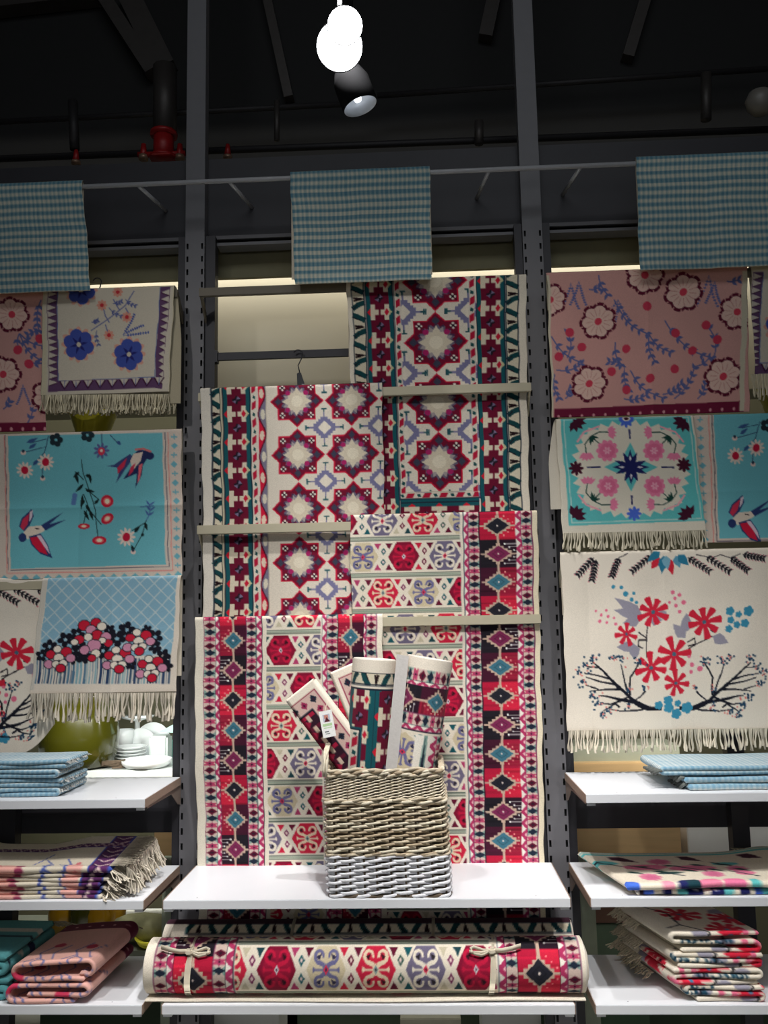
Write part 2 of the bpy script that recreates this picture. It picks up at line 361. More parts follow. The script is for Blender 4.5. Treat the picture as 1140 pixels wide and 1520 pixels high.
def star(cv, cx, cy, hw, hh):
    def P(l): return [(cx+x*hw, cy+y*hh) for x, y in l]
    def both(k, q, col):
        cv.dia(cx, cy, hw*k, hh*k, col); cv.rect(cx-hw*q, cy-hh*q, cx+hw*q, cy+hh*q, col)
    both(1.0, .71, (196, 24, 58)); both(.94, .665, (112, 14, 44))
    for sx, sy in ((0, 1), (0, -1), (1, 0), (-1, 0)):
        cv.dia(cx+sx*.70*hw, cy+sy*.70*hh, .13*hw, .15*hh, (58, 60, 78))
    n = 11
    def burst(r0, r1, col, m=16, ph=0):
        cv.poly([(cx+hw*(r0 if k % 2 == 0 else r1)*math.cos(ph+pi*k/m*2), cy+hh*(r0 if k % 2 == 0 else r1)*math.sin(ph+pi*k/m*2)) for k in range(m)], col)
    burst(.64, .50, (74, 44, 74), 32); burst(.60, .47, (104, 96, 116), 32, .1); burst(.55, .41, (160, 150, 150), 32); burst(.56, .35, (208, 196, 174)); 
    for sx in (-1, 1):
        for sy in (-1, 1):
            cv.ell(cx+sx*.33*hw, cy+sy*.33*hh, .10*hw, .10*hh, (164, 34, 96), n=8)
            x, y = cx+sx*.53*hw, cy+sy*.53*hh; cv.dia(x, y, .12*hw, .12*hh, (30, 10, 24))
            for ax, ay in ((-1, 0), (1, 0), (0, -1), (0, 1)):
                cv.ell(x+ax*.075*hw, y+ay*.075*hh, .042*hw, .042*hh, (224, 216, 204), n=6)
    cv.ell(cx, cy, .22*hw, .22*hh, (222, 212, 190), n=10)
def xmot(cv, cx, cy, hw, hh):
    """stepped slate cross that fills the gap between four stars"""
    s = (118, 116, 150)
    for k in range(4):
        f = k/3; cv.rect(cx-hw*(.40-.26*f), cy-hh*(.14+.26*f), cx+hw*(.40-.26*f), cy+hh*(.14+.26*f), s)
    cv.dia(cx, cy, .26*hw, .26*hh, (222, 212, 195)); cv.rect(cx-.05*hw, cy-.2*hh, cx+.05*hw, cy+.2*hh, CREAM)
    for sx, sy in ((0, 1), (0, -1), (1, 0), (-1, 0)):
        a = (cx+sx*.38*hw, cy+sy*.38*hh); b = (cx+sx*.70*hw, cy+sy*.70*hh)
        cv.line([a, b], .055*hw, s); m_ = (cx+sx*.58*hw, cy+sy*.58*hh)
        cv.line([m_, b], .055*hw, (38, 84, 92)); p = (sy*.10*hw, sx*.10*hh)
        cv.line([(b[0]-p[0], b[1]-p[1]), (b[0]+p[0], b[1]+p[1])], .05*hw, (38, 84, 92))
def vine(cv, x0, x1, y0, y1, ph, per=99):
    cv.rect(x0, y0, x1, y1, (214, 204, 180)); w_ = x1-x0; G = (18, 66, 70)
    for k in range(int((y0-ph)/per)-1, int((y1-ph)/per)+2):
        y = ph+k*per
        if y < y0-per or y > y1+per: continue
        cv.line([(x1, y-36), (x0+w_*.45, y-28), (x0, y-14)], 18, G); cv.line([(x0, y+8), (x0+w_*.5, y+16), (x1, y+28)], 18, G)
        cv.line([(x0+w_*.1, y+46), (x0+w_*.75, y+50), (x0+w_*.1, y+56)], 7, (30, 12, 18)); cv.line([(x0+w_*.3, y+50), (x1-2, y+50)], 4, (30, 12, 18))
        cv.line([(x0+2, y-14), (x0+w_*.4, y-28)], 3, (30, 14, 24)); cv.line([(x0+2, y+16), (x0+w_*.6, y+27)], 3, (30, 14, 24))
    cv.rect(x0-1, y0, x0+2, y1, NAVY); cv.rect(x1-2, y0, x1+1, y1, NAVY)
def crossb(cv, x0, x1, y0, y1, ph, per=99):
    cv.rect(x0, y0, x1, y1, TEAL); w_ = x1-x0; c = (x0+x1)/2; m_ = (104, 14, 44); B = (30, 22, 34)
    cv.rect(c-w_*.20, y0, c+w_*.20, y1, m_)
    for k in range(int((y0-ph)/per)-1, int((y1-ph)/per)+2):
        y = ph+k*per
        if y < y0-per or y > y1+per: continue
        yc = y+per/2
        cv.rect(c-w_*.34, yc-22, c+w_*.34, yc+22, m_); cv.rect(c-w_*.27, yc-32, c+w_*.27, yc+32, m_)
        for sx, sy in ((0, 1), (0, -1), (1, 0), (-1, 0)): cv.leaf(c, yc, c+sx*w_*.17, yc+sy*17, 11, B)
        cv.poly([(c, yc), (c+w_*.04, yc-14), (c+w_*.15, yc-4)], (120, 110, 140)); cv.poly([(c, yc), (c-w_*.04, yc+14), (c-w_*.15, yc+4)], (120, 110, 140))
        for sx in (-1, 1):
            cv.poly([(c+sx*w_*.34, y-14), (c+sx*w_*.46, y), (c+sx*w_*.34, y+14)], (206, 30, 50) if sx < 0 else (196, 190, 150))
            cv.rect(c+sx*w_*.17, y-28, c+sx*w_*.34, y+28, (218, 206, 182)); cv.rect(c+sx*w_*.03, y-9, c+sx*w_*.20, y+9, (218, 206, 182))
            if sx > 0: cv.dia(c+w_*.26, y, w_*.09, 13, (196, 28, 56))
    cv.rect(x0-1, y0, x0+2.5, y1, NAVY); cv.rect(x1-2.5, y0, x1+1, y1, NAVY)
def dash(cv, x0, x1, y0, y1, ph, per=61, hor=False):
    w_ = (x1-x0) if not hor else (y1-y0)
    cv.rect(x0, y0, x1, y1, (216, 206, 190)); L0, L1 = (y0, y1) if not hor else (x0, x1)
    def q(l): return [((x0+a*w_, b) if not hor else (b, y0+a*w_)) for a, b in l]
    for k in range(int((L0-ph)/per)-1, int((L1-ph)/per)+2):
        y = ph+k*per
        if y < L0-per or y > L1+per: continue
        y_ = lambda v: min(max(v, L0), L1)
        cv.poly(q([(.1, y_(y-8)), (.9, y_(y-18)), (.9, y_(y+8)), (.1, y_(y+18))]), (176, 24, 56))
        cv.poly(q([(.3, y_(y+24)), (.8, y_(y+30)), (.7, y_(y+40)), (.2, y_(y+36))]), (24, 74, 76))
def wave(cv, x0, x1, y0, y1, ph, per=148):
    w_ = x1-x0; cv.rect(x0, y0, x1, y1, (118, 114, 134))
    pts = [(x0, y0-20)]; 
    for i in range(int((y1-y0)/4)+12):
        y = y0-20+i*4; pts.append((x0+w_*(.46+.42*math.cos(2*pi*(y-ph)/per)), y))
    pts.append((x0, y1+20)); cv.poly(pts, (206, 24, 58))
    cv.line(pts[1:-1], 4.5, (92, 12, 40))
    for k in range(int((y0-ph)/per)-1, int((y1-ph)/per)+2):
        y = ph+k*per
        cv.ell(x0+w_*.42, y, w_*.30, 19, (224, 202, 180), n=8); cv.ell(x0+w_*.58, y+per/2, w_*.30, 19, (212, 204, 184), n=8)
    cv.rect(x0-3, y0, x0-.5, y1, (220, 170, 176)); cv.rect(x1-1, y0, x1+2, y1, (180, 170, 150))
def starfield(cv, xs, ys, hw, hh, clip):
    for x in xs:
        for y in ys: star(cv, x, y, hw, hh)
    px = (xs[1]-xs[0]) if len(xs) > 1 else 2*hw
    for i in range(-1, len(xs)):
        x = xs[0]+px*(i+.5)
        if x < clip[0]-1: continue
        for j in range(-1, len(ys)):
            y = ys[0]+(ys[1]-ys[0])*(j+.5)
            xmot(cv, x, y, hw, hh)

# ------------------------------------------------------------------ hanging textile
def hang(name, cv, xt, xb, zt, zb, Yt, Ym, Yb, ym_at, label, cat, group=None, mat_=None, step=3.0, th=0.004, back=0.22, back_dx=0.0, back_col=None,
         crease=(), ripple=0.002, seedk=0, corner=None, r=0.012, root=None, top=True):
    """cloth draped over a bar: front sheet (fine grid that carries the dye pattern), rim, back face, rear leaf"""
    if root is None: root = empty(name, ((xt[0]+xt[1])/2, Yt, zt), label, cat, group)
    m = mat_ or M_LINEN; H = zt-zb; s = step/1000
    arc = r*pi/2 if top else 0
    L = arc+(H-(r if top else 0)); nv = int(L/s)+1; nu = int((xt[1]-xt[0])/s)+1
    d = np.linspace(0, L, nv); a = np.clip(d/r, 0, pi/2) if top else np.full(nv, pi/2)
    Z = np.where(d < arc, zt-r+r*np.cos(a), zt-(r if top else 0)-(d-arc))
    f = (zt-Z)/H
    base = np.where(f < ym_at, Yt+(Ym-Yt)*(.5-.5*np.cos(pi*np.clip(f/ym_at, 0, 1))), Ym+(Yb-Ym)*(.5-.5*np.cos(pi*np.clip((f-ym_at)/(1-ym_at), 0, 1))))
    Yc = base+np.where(d < arc, r-r*np.sin(a), 0)
    u = np.linspace(0, 1, nu)
    x0 = xt[0]+(xb[0]-xt[0])*f; x1 = xt[1]+(xb[1]-xt[1])*f
    X = x0[:, None]+(x1-x0)[:, None]*u[None, :]
    ZZ = np.repeat(Z[:, None], nu, 1); YY = np.repeat(Yc[:, None], nu, 1)
    col = cv.sample(np.repeat((u*(xt[1]-xt[0])*1000)[None, :], nv, 0), (zt-ZZ)*1000)
    sd = seedk*1.7
    amp = np.clip((zt-ZZ)/.12, 0, 1)
    YY = YY+ripple*amp*(np.sin(X*17+sd+ZZ*3)+.6*np.sin(X*31+sd*2-ZZ*9)+.5*np.sin(ZZ*13+sd))
    for kind, pos, dep in crease:
        q = (X-pos) if kind == 'v' else (ZZ-pos)
        YY = YY-dep*np.exp(-np.abs(q)/.018)*amp
    X = X+.0018*np.sin(ZZ*23+sd)[:, :]*(2*u[None, :]-1)+.001*np.sin(ZZ*61+sd)
    if corner is not None:      # lower right corner curls up
        cw, ch = corner
        k = np.clip((X-(xb[1]-cw))/cw, 0, 1); lift = ch*k**2.2*np.clip(((zt-ZZ)/H-.45)/.55, 0, 1)
        ZZ = ZZ+lift; YY = YY+lift*.15
    V = [np.stack([X, YY, ZZ], -1).reshape(-1, 3)]; Q = [grid(nu, nv)]; C = [col.reshape(-1, 3)]; n = nu*nv
    # rim: border loop pushed back by the thickness
    idx = np.concatenate([np.arange(nu-1), np.arange(nv-1)*nu+nu-1, (nv-1)*nu+np.arange(nu-1, 0, -1), np.arange(nv-1, 0, -1)*nu])
    B = V[0][idx].copy(); B[:, 1] += th; bc = back_col or (200, 190, 172)
    V.append(B); C.append(np.tile(np.asarray(bc, float)*1.0, (len(idx), 1)))
    k = np.arange(len(idx)); Q.append(np.stack([idx, n+k, n+np.roll(k, -1), np.roll(idx, -1)], -1)); n += len(idx)
    # reverse face, coarser
    su = np.unique(np.linspace(0, nu-1, 24).astype(int)); sv = np.unique(np.linspace(0, nv-1, 40).astype(int))
    G = np.stack([X, YY+th, ZZ], -1)[np.ix_(sv, su)]
    V.append(G.reshape(-1, 3)); C.append(np.tile(np.asarray(bc, float), (G.shape[0]*G.shape[1], 1))); Q.append(grid(len(su), len(sv), n)[:, ::-1])
    mesh_np('front_drop', np.concatenate(V), np.concatenate(Q), m, root, np.concatenate(C))
    if back > 0 and top:
        nu2, nv2 = 12, 14; uu = np.linspace(0, 1, nu2)
        vv = np.linspace(0, 1, nv2); a2 = np.clip(vv/.12, 0, 1)*pi/2
        zb_ = np.where(vv < .12, zt-r+r*np.cos(a2), zt-r-(vv-.12)/.88*back); ye = max(Yt+2*r, Ym+.014); yb_ = np.where(vv < .12, Yt+r+r*np.sin(a2), Yt+2*r+(ye-Yt-2*r)*np.clip((vv-.12)/.3, 0, 1))
        g = []
        for off in (0, -th):
            XX = (xt[0]+back_dx*np.clip(vv*2, 0, 1))[:, None]+(xt[1]-xt[0])*uu[None, :]
            g.append(np.stack([XX, np.repeat((yb_+off)[:, None], nu2, 1), np.repeat(zb_[:, None], nu2, 1)-.0], -1).reshape(-1, 3))
        mesh_np('rear_drop', np.concatenate(g), np.concatenate([grid(nu2, nv2), grid(nu2, nv2, nu2*nv2)[:, ::-1]]), m, root, np.tile(np.asarray(bc, float), (2*nu2*nv2, 1)))
    return root
def strands(name, P0, L, parent, col=(214, 204, 184), th=0.0022, sp=0.006, drop=(0, 0, -1), knot=True, seed=1, wig=.006, m=None):
    """fringe: twisted cotton strands hanging from the line P0[0]-P0[1]"""
    r = np.random.default_rng(seed); a, b = np.array(P0[0], float), np.array(P0[1], float); n = max(3, int(np.linalg.norm(b-a)/sp))
    t = (np.arange(n)+.5)/n+r.normal(0, .15/n, n); base = a+(b-a)*t[:, None]
    g = 7; k = np.linspace(0, 1, g); dr = np.asarray(drop, float)
    Ls = L*(.82+.3*r.random(n)); ph = r.random((n, 2))*6.28; lean = r.normal(0, wig*1.2, (n, 2))
    cl = base[:, None, :]+dr[None, None, :]*(Ls[:, None]*k[None, :])[..., None]
    cl[..., 0] += wig*.6*np.sin(ph[:, :1]+k*5)*k+lean[:, :1]*k; cl[..., 1] += wig*.6*np.sin(ph[:, 1:]+k*4)*k+lean[:, 1:]*k
    wdt = 1.35*th*(1+.3*np.sin(k*9))*(.8+.25*k); wdt[0] = th*1.5
    ang = np.arange(4)*pi/2+.4
    ring = np.stack([np.cos(ang), np.sin(ang), 0*ang], -1)
    V = cl[:, :, None, :]+ring[None, None]*wdt[None, :, None, None]
    i = np.arange(n)[:, None, None]*g*4+np.arange(g-1)[None, :, None]*4; j = np.arange(4)[None, None, :]
    Q = np.stack([i+j, i+(j+1) % 4, i+4+(j+1) % 4, i+4+j], -1).reshape(-1, 4)
    c = np.repeat((np.asarray(col, float)[None]*(.86+.2*r.random((n, 1)))), g*4, 0)
    o = mesh_np(name, V.reshape(-1, 3), Q, m or M_FRINGE, parent, np.clip(c, 0, 255)); o['kind'] = 'stuff'; return o

def px_map(X0, zt, ox=0, oy=0, s=1.0, Y=-0.092):
    cf, cr, cu = np.array(CF), np.array(CR), np.array(CU)
    def T(p):
        x = ox+p[:, 0]/s; y = oy+p[:, 1]/s
        d = cf[None]+cr[None]*((x-570)/FPX)[:, None]+cu[None]*((760-y)/FPX)[:, None]
        t = (Y-CY)/d[:, 1]; P = np.array([CX, CY, CZ])[None]+d*t[:, None]
        return np.c_[(P[:, 0]-X0)*1000, (zt-P[:, 2])*1000]
    return T
def U(X0, y, *xs, Y=-0.09): return [(at(x, y, Y).x-X0)*1000 for x in xs]
def Vv(zt, x, *ys, Y=-0.09): return [(zt-at(x, y, Y).z)*1000 for y in ys]

# =========================================================== SETTING
def struct(o): o['kind'] = 'structure'; return o
struct(box('floor', -4, 4, -4.2, 4, -0.06, 0, mat('pale_stone_floor', (196, 194, 184), 0.35, 0, 0.12, 2.5)))
struct(box('wall_back', -4, 4, 2.6, 2.7, 0, 5.2, mat('olive_grey_wall_paint', (92, 90, 70), 0.8, 0, 0.05, 3)))
struct(box('ceiling', -4, 4, -1.2, 2.7, 5.0, 5.2, M_CONC))
# shaft of the dark void above the shelving
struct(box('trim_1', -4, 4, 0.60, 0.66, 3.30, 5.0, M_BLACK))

# --- uprights with punched slots
def upright(X, label):
    root = empty('slotted_upright', (X, 0, 0), label, 'shelf upright', 'slotted steel uprights')
    xs = [-.036, -.0312, -.0238, .0238, .0312, .036]; bm = bmesh.new()
    z0 = 0.0; ztop = 2.985; rows = [0.0]; z = 0.045
    zz = []
    while z < ztop-.02: zz.append((z, z+.022)); z += .05
    ed = [0.0]
    for a, b in zz: ed += [a, b]
    ed += [4.6]
    hole = set(range(1, len(ed)-1, 2))
    vs = [[bm.verts.new((X+x, 0, z)) for x in xs] for z in ed]
    for i in range(len(ed)-1):
        for j in range(5):
            if i in hole and j in (1, 3): continue
            bm.faces.new((vs[i][j], vs[i][j+1], vs[i+1][j+1], vs[i+1][j]))
    finish('slotted_face', bm, M_POST, root)
    bm = bmesh.new()
    bx(bm, X-.036, X-.034, 0.0005, .05, 0, 4.6); bx(bm, X+.034, X+.036, 0.0005, .05, 0, 4.6)
    finish('side_flange', bm, M_POST, root)
    box('slot_shade_core', X-.033, X+.033, .012, .05, 0, 4.6, M_BLACK, root)  # black filler paints the shade inside the hollow post
    box('foot', X-.036, X+.036, -.40, -.002, 0, .07, M_POST, root, .004)
upright(-.625, 'left grey slotted steel upright between the left and middle bays')
upright(.625, 'right grey slotted steel upright between the middle and right bays')
# --- dark window frames behind the shelving: stiles and rails
fr = empty('opening_surround', (0, .04, 0), 'dark grey metal surround of the openings behind all the shelf bays', 'frame')
for x0, x1 in ((-.6905, -.6625), (-.5875, -.551), (.5600, .5875), (.6625, .690), (1.205, 1.262), (-1.30, -1.24)):
    a, b = x0, x1
    if abs(x0) > 1: box('stile', a, b, .012, .06, 0, 1.60, M_DARK, fr)
    else: box('stile', a, b, .012, .06, 0, 3.0, M_DARK, fr)
for z0, z1 in ((at(960, 1229, .062).z, .985), (.0, .10)):
    for x0, x1 in ((-2.2, -.6905), (-.551, .56), (.69, 2.2)):
        box('rail', x0, x1, .062, .085, z0, z1, M_DARK, fr)
# fascia board, header beam, light ledge
fa = empty('fascia_panel', (0, .03, 3.1), 'dark grey fascia board under the header beam', 'panel')
box('board', -2.3, 2.3, .052, .075, 3.0, 3.235, M_DARK, fa)
box('lower_lip', -2.3, 2.3, .040, .052, 2.998, 3.012, M_POST, fa)
box('ledge', -2.2, -.6905, .04, .10, 2.972, 2.984, M_POST, fa)
box('ledge', -.551, .56, .04, .10, 2.972, 2.984, M_POST, fa)
box('ledge', .69, 2.2, .04, .10, 2.972, 2.984, M_POST, fa)
tag(box('header_beam', -2.4, 2.4, .051, .16, 3.235, 3.328, M_DARK, None, .003), 'dark grey square header beam running above all three bays', 'beam')
M_BOARD = mat('cream_backlit_board', (206, 198, 176), 0.7, 0, 0.03, 2)
tag(box('cream_board', -2.3, 2.3, .33, .345, 2.435, 2.965, M_BOARD), 'cream board glowing behind the openings above the rugs', 'board')
tag(box('valance_board', -2.3, 2.3, .125, .145, 2.880, 3.20, mat('olive_valance', (122, 118, 92), 0.8, 0, 0.05)), 'dark olive board in front of and above the glowing cream board', 'board')
tag(box('olive_partition', -2.3, 2.3, 1.25, 1.28, 0.0, 2.62, mat('olive_partition_paint', (88, 85, 64), 0.8, 0, 0.06, 3)), 'olive grey partition wall far behind the shelves', 'partition')
hr = empty('back_hanging_rod', (-.2, .02, 2.535), 'dark rod crossing the cream opening in the middle bay', 'rod')
box('rod', -.551, -.02, .018, .032, 2.521, 2.549, M_DARK, hr); box('rod_bracket', -.551, -.541, .010, .040, 2.512, 2.556, M_DARK, hr)

# --- hangers with hooks
def hook(name, X, Y, z, label, clip=True):
    root = empty(name, (X, Y, z), label, 'hanger')
    bm = bmesh.new(); pts = [(X+.004, Y, z-.075), (X-.002, Y, z-.045), (X+.010, Y, z-.020)]
    for k in range(9):
        a = -0.6+k*.42; pts.append((X-.002+.016*math.cos(a), Y, z-.002+.016*math.sin(a)))
    tube(bm, pts, .0022, 6); finish('wire_hook', bm, M_DARK, root, True)
    if clip:
        bm = bmesh.new(); prism(bm, [(X-.006, z-.075), (X+.008, z-.072), (X+.020, z-.11), (X+.026, z-.15), (X-.004, z-.15)], 'y', Y-.008, Y+.008)
        finish('shoulder', bm, mat('black_plastic', (30, 32, 38), .4), root, bevel=.002)
        box('clip', X+.012, X+.022, Y-.011, Y-.0085, z-.128, z-.118, mat('grey_plastic', (150, 150, 155), .4), root)
p = at(443, 529, -.0); hook('clothes_hanger', p.x, .004, p.z+.012, 'black hanger with wire hook above the star rug')
p = at(145, 421, -.02); hook('wire_hanger', p.x, -.02, p.z+.008, 'bare wire hanger hook above the cream blue-flowered mat', False)

# --- top display rail with arms
rl = empty('display_rail', (0, -.15, 3.13), 'long thin grey rail carrying the three gingham cloths', 'rail')
M_RAIL = mat('pale_grey_rail', (176, 176, 180), .4, .1)
bm = bmesh.new(); tube(bm, [(-2.0, -.15, 3.128), (2.0, -.15, 3.128)], .0085, 10); finish('bar', bm, M_RAIL, rl, True)
for x in (-.79, -.46, -1.35, .46, .78, 1.6, 0.0):
    bm = bmesh.new(); tube(bm, [(x, -.148, 3.122), (x+(.04 if x < 0 else -.03), .050, 3.125)], .007, 8)
    finish('arm', bm, M_RAIL, rl, True)

# --- rug bars
M_BAR_SHADED = mat('shaded_bar', (104, 96, 82), .6, .05, .03)  # top-row bars get a darker tone that paints their shade
def bar(x0, x1, z, label, grp='hanging bars in front of the uprights'):
    M_BAR = M_BAR_SHADED if z > 2.7 else globals()['M_BAR']
    root = empty('hanging_bar', ((x0+x1)/2, -.08, z), label, 'bar', grp)
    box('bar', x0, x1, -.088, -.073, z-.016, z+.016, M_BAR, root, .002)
    for x in (x0+.004, x1-.004):
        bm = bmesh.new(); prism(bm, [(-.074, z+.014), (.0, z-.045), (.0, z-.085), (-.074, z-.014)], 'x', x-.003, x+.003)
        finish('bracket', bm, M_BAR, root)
bar(-.586, .586, 2.742, 'topmost shade-darkened bar across the middle bay, bare at its left half')
bar(-.586, .586, 2.355, 'beige bar below the topmost rug of the middle bay, right half bare')
bar(-.586, .586, 1.882, 'beige bar crossing the wide star rug, left half bare')
bar(-.586, .586, 1.553, 'lowest beige bar of the middle bay, right half bare')
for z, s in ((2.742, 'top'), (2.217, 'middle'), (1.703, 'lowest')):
    bar(-1.84, -.664, z, ('shade-darkened' if s == 'top' else 'beige')+' bar holding the %s row of mats in the left bay' % s)
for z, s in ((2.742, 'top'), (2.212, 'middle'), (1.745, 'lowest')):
    bar(.664, 1.84, z, ('shade-darkened' if s == 'top' else 'beige')+' bar holding the %s row of mats in the right bay' % s)

# =========================================================== SHELVES
def shelf(xc, z, label, y0=-.402, yb=-.018):
    x0, x1 = xc-.597, xc+.597
    root = empty('shelf', (xc, -.2, z), label, 'shelf', 'white laminate shelves')
    box('board', x0+.002, x1-.002, y0, yb, z-.026, z, M_SHELF, root, .0015)
    for a, b in ((x0-.0005, x0+.0018), (x1-.0018, x1+.0005)):
        box('end_shade_band', a, b, y0+.003, yb, z-.0255, z-.0008, M_END_SHADE, root)
    for x in (x0+.004, x1-.007):
        bm = bmesh.new(); prism(bm, [(-.001, z-.0265), (-.001, z-.095), (-.03, z-.088), (-.11, z-.040), (y0+.01, z-.034), (y0+.01, z-.0265)], 'x', x, x+.003)
        finish('bracket', bm, M_END_SHADE if False else mat('taupe_bracket', (128, 112, 102), .6, .1), root)
        box('bracket_lip', x-.0+(-.0 if x < xc else -.022), x+(.025 if x < xc else .003), y0+.006, y0+.03, z-.034, z-.0265, M_SHELF, root)
    bm = bmesh.new()
    for dx in (-.5, -.05, .0, .5):
        tube(bm, [(xc+dx, -.378, z-.0003), (xc+dx, -.378, z+.0006)], .0022, 8)
    s_ = finish('pin_cap', bm, mat('grey_pin', (160, 160, 165), .5), root); s_['kind'] = 'stuff'
ZU, ZM, ZL = 1.040, .750, .4595
shelf(-1.25, ZU, 'upper white shelf of the left bay under the folded gingham cloths')
shelf(-1.25, ZM, 'middle white shelf of the left bay under the fringed cream stack')
shelf(-1.25, ZL, 'lowest white shelf of the left bay under the folded pink mats')
shelf(0, ZM, 'white shelf in the middle bay on which the wicker basket stands')
shelf(0, ZL, 'lowest white shelf of the middle bay under the long rolled rugs')
shelf(1.25, ZU, 'upper white shelf of the right bay under the pale blue gingham')
shelf(1.25, ZM, 'middle white shelf of the right bay under the pink and teal folk mats')
shelf(1.25, ZL, 'lowest white shelf of the right bay under the floral stack')

# =========================================================== GINGHAM
GB, GM_, GC = (86, 128, 146), (142, 166, 166), (206, 202, 186)
def gingham(w_, h_, pu=16, pv=28, res=1.5):
    c = Cv(w_, h_, GC, res); H, W_, _ = c.a.shape
    u = (np.arange(W_)*res) % pu < pu*.5; v = (np.arange(H)*res) % pv < pv*.5
    blue, mid, cr = map(np.array, (GB, GM_, GC))
    c.a[:] = np.where((u[None, :] & v[:, None])[..., None], blue, np.where((u[None, :] ^ v[:, None])[..., None], mid*.7+blue*.3*v[:, None, None]+cr*.3*(~v)[:, None, None], cr))
    return c
g = gingham(900, 460)
hang('gingham_cloth', g, (-.242, .253), (-.228, .250), 3.148, 2.735, -.165, -.150, -.145, .5, 'blue and cream gingham cloth hanging from the rail, above the middle bay', 'cloth', 'gingham cloths on the rail', step=3.5, back=.38, crease=[('v', 0.005, .002)])
hang('gingham_cloth', g, (-1.50, -.994), (-1.48, -.962), 3.150, 2.742, -.165, -.150, -.145, .5, 'blue and cream gingham cloth hanging from the rail at the left frame edge', 'cloth', 'gingham cloths on the rail', step=3.5, back=.38, seedk=2)
hang('gingham_cloth', g, (.974, 1.60), (.968, 1.59), 3.150, 2.740, -.165, -.150, -.145, .5, 'blue and cream gingham cloth with a vertical fold crease, above the right bay', 'cloth', 'gingham cloths on the rail', step=3.5, back=.38, seedk=3, crease=[('v', 1.205, -.005)])

# =========================================================== STAR KILIMS
# --- rug 1: runner with both borders, one column of stars
X0, ZT = -.052, 2.765
c1 = Cv(645, 920, CREAM); T = lambda y, *xs: U(X0, y, *xs)
va, vb, ca, cb, da, db, fa_, fb, dc_, dd, cc, cd, vc, vd = T(500, 523, 541, 543, 584, 586.5, 595, 596, 696, 698, 707, 709, 752, 754, 772)
vS = Vv(ZT, 648, 418, 505, 594, 683, 772); hw1 = (T(500, 696)[0]-T(500, 598)[0])/2; cx1 = T(500, 647.5)[0]; hh1 = (vS[3]-vS[1])/4
vine(c1, va, vb, 0, 920, 22); vine(c1, vc, vd, 0, 920, 22)
crossb(c1, ca, cb, 0, 920, vS[1]-12); crossb(c1, cc, cd, 0, 920, vS[1]-12)
dash(c1, da, db, 0, 920, 30); dash(c1, dc_, dd, 0, 920, 30)
fbm = Vv(ZT, 648, 727)[0]
c1.rect(fa_, 0, fb, fbm, (220, 210, 194))
starfield(c1, [cx1], [vS[0], vS[1], vS[2], vS[3]], hw1, hh1, (fa_, fb))
xr = [cx1-hw1, cx1+hw1]
for x in xr:
    for j in range(3): pass
for j in range(3):
    for sx in (-1, 1):
        xm = cx1+sx*hw1; xmot(c1, xm, (vS[j]+vS[j+1])/2, hw1*.92, hh1)
# repaint everything outside the field that the side motifs ran into
c1.rect(da-3, 0, da, 920, NAVY)
dash(c1, da, db, 0, fbm+14, 30); dash(c1, dc_, dd, 0, fbm+14, 30); crossb(c1, ca, cb, 0, 920, vS[1]-12); crossb(c1, cc, cd, 0, 920, vS[1]-12)
c1.rect(fa_-2, fbm, fb+2, fbm+3, (190, 180, 160)); dash(c1, da, dd, fbm+4, fbm+24, 20, hor=True)
c1.rect(da, fbm+26, dd, fbm+38, TEAL); c1.rect(da-3, fbm+24, dd+3, fbm+27, NAVY)
hb = Cv(110, 420); crossb(hb, 0, 95, 0, 420, 40); k_ = rot90(hb); y_ = int((fbm+38)/1.5); hh_ = min(k_.a.shape[0]-9, c1.a.shape[0]-y_); x_ = int(da/1.5); ww = min(k_.a.shape[1], int((dd-da)/1.5))
c1.a[y_:y_+hh_, x_:x_+ww] = k_.a[:hh_, :ww]
hang('star_rug_runner', c1, (X0, .583), (-.035, .566), ZT, 1.870, -.094, -.058, -.056, .42, 'star patterned kilim runner hanging in the top right of the middle bay', 'rug', 'star patterned kilims', M_KILIM, 2.7, seedk=1, back=.3, ripple=.0015)
# --- rug 2: wide star rug
X0, ZT = -.574, 2.388
c2 = Cv(650, 850, (216, 206, 190)); T = lambda y, *xs: U(X0, y, *xs)
e = T(650, 300, 313.5, 326.5, 330, 371.5, 372.5, 380.5, 382.5, 395)
c2.rect(0, 0, e[1], 850, (226, 218, 204)); c2.rect(e[1]-2, 0, e[1]+1, 850, NAVY)
vY = Vv(ZT, 320, 615, 656)
vine(c2, e[1]+1, e[2], 0, 850, Vv(ZT, 320, 594)[0]); c2.rect(e[2]+1, 0, e[3]-2, 850, (196, 186, 160))
crossb(c2, e[3], e[4], 0, 850, Vv(ZT, 350, 614.5)[0]); dash(c2, e[5]+2, e[6], 0, 850, Vv(ZT, 376, 602)[0]); wave(c2, e[7]+2, e[8], 0, 850, Vv(ZT, 388, 646)[0])
vS = Vv(ZT, 441, 596, 676, 755, 834, 912); cx = T(680, 441, 522.6); px_ = cx[1]-cx[0]; ph_ = (vS[3]-vS[0])/3
starfield(c2, [cx[0], cx[1], cx[1]+px_], [vS[0]+ph_*i for i in range(-1, 5)], px_/2*.985, ph_/2*.985, (cx[0], 700))
hang('star_rug', c2, (X0, .066), (-.569, .066), ZT, 1.545, -.094, -.060, -.056, .60, 'wide star patterned kilim with a green vine border at its left edge', 'rug', 'star patterned kilims', M_KILIM, 2.7, seedk=2, back=.09, ripple=.0015)

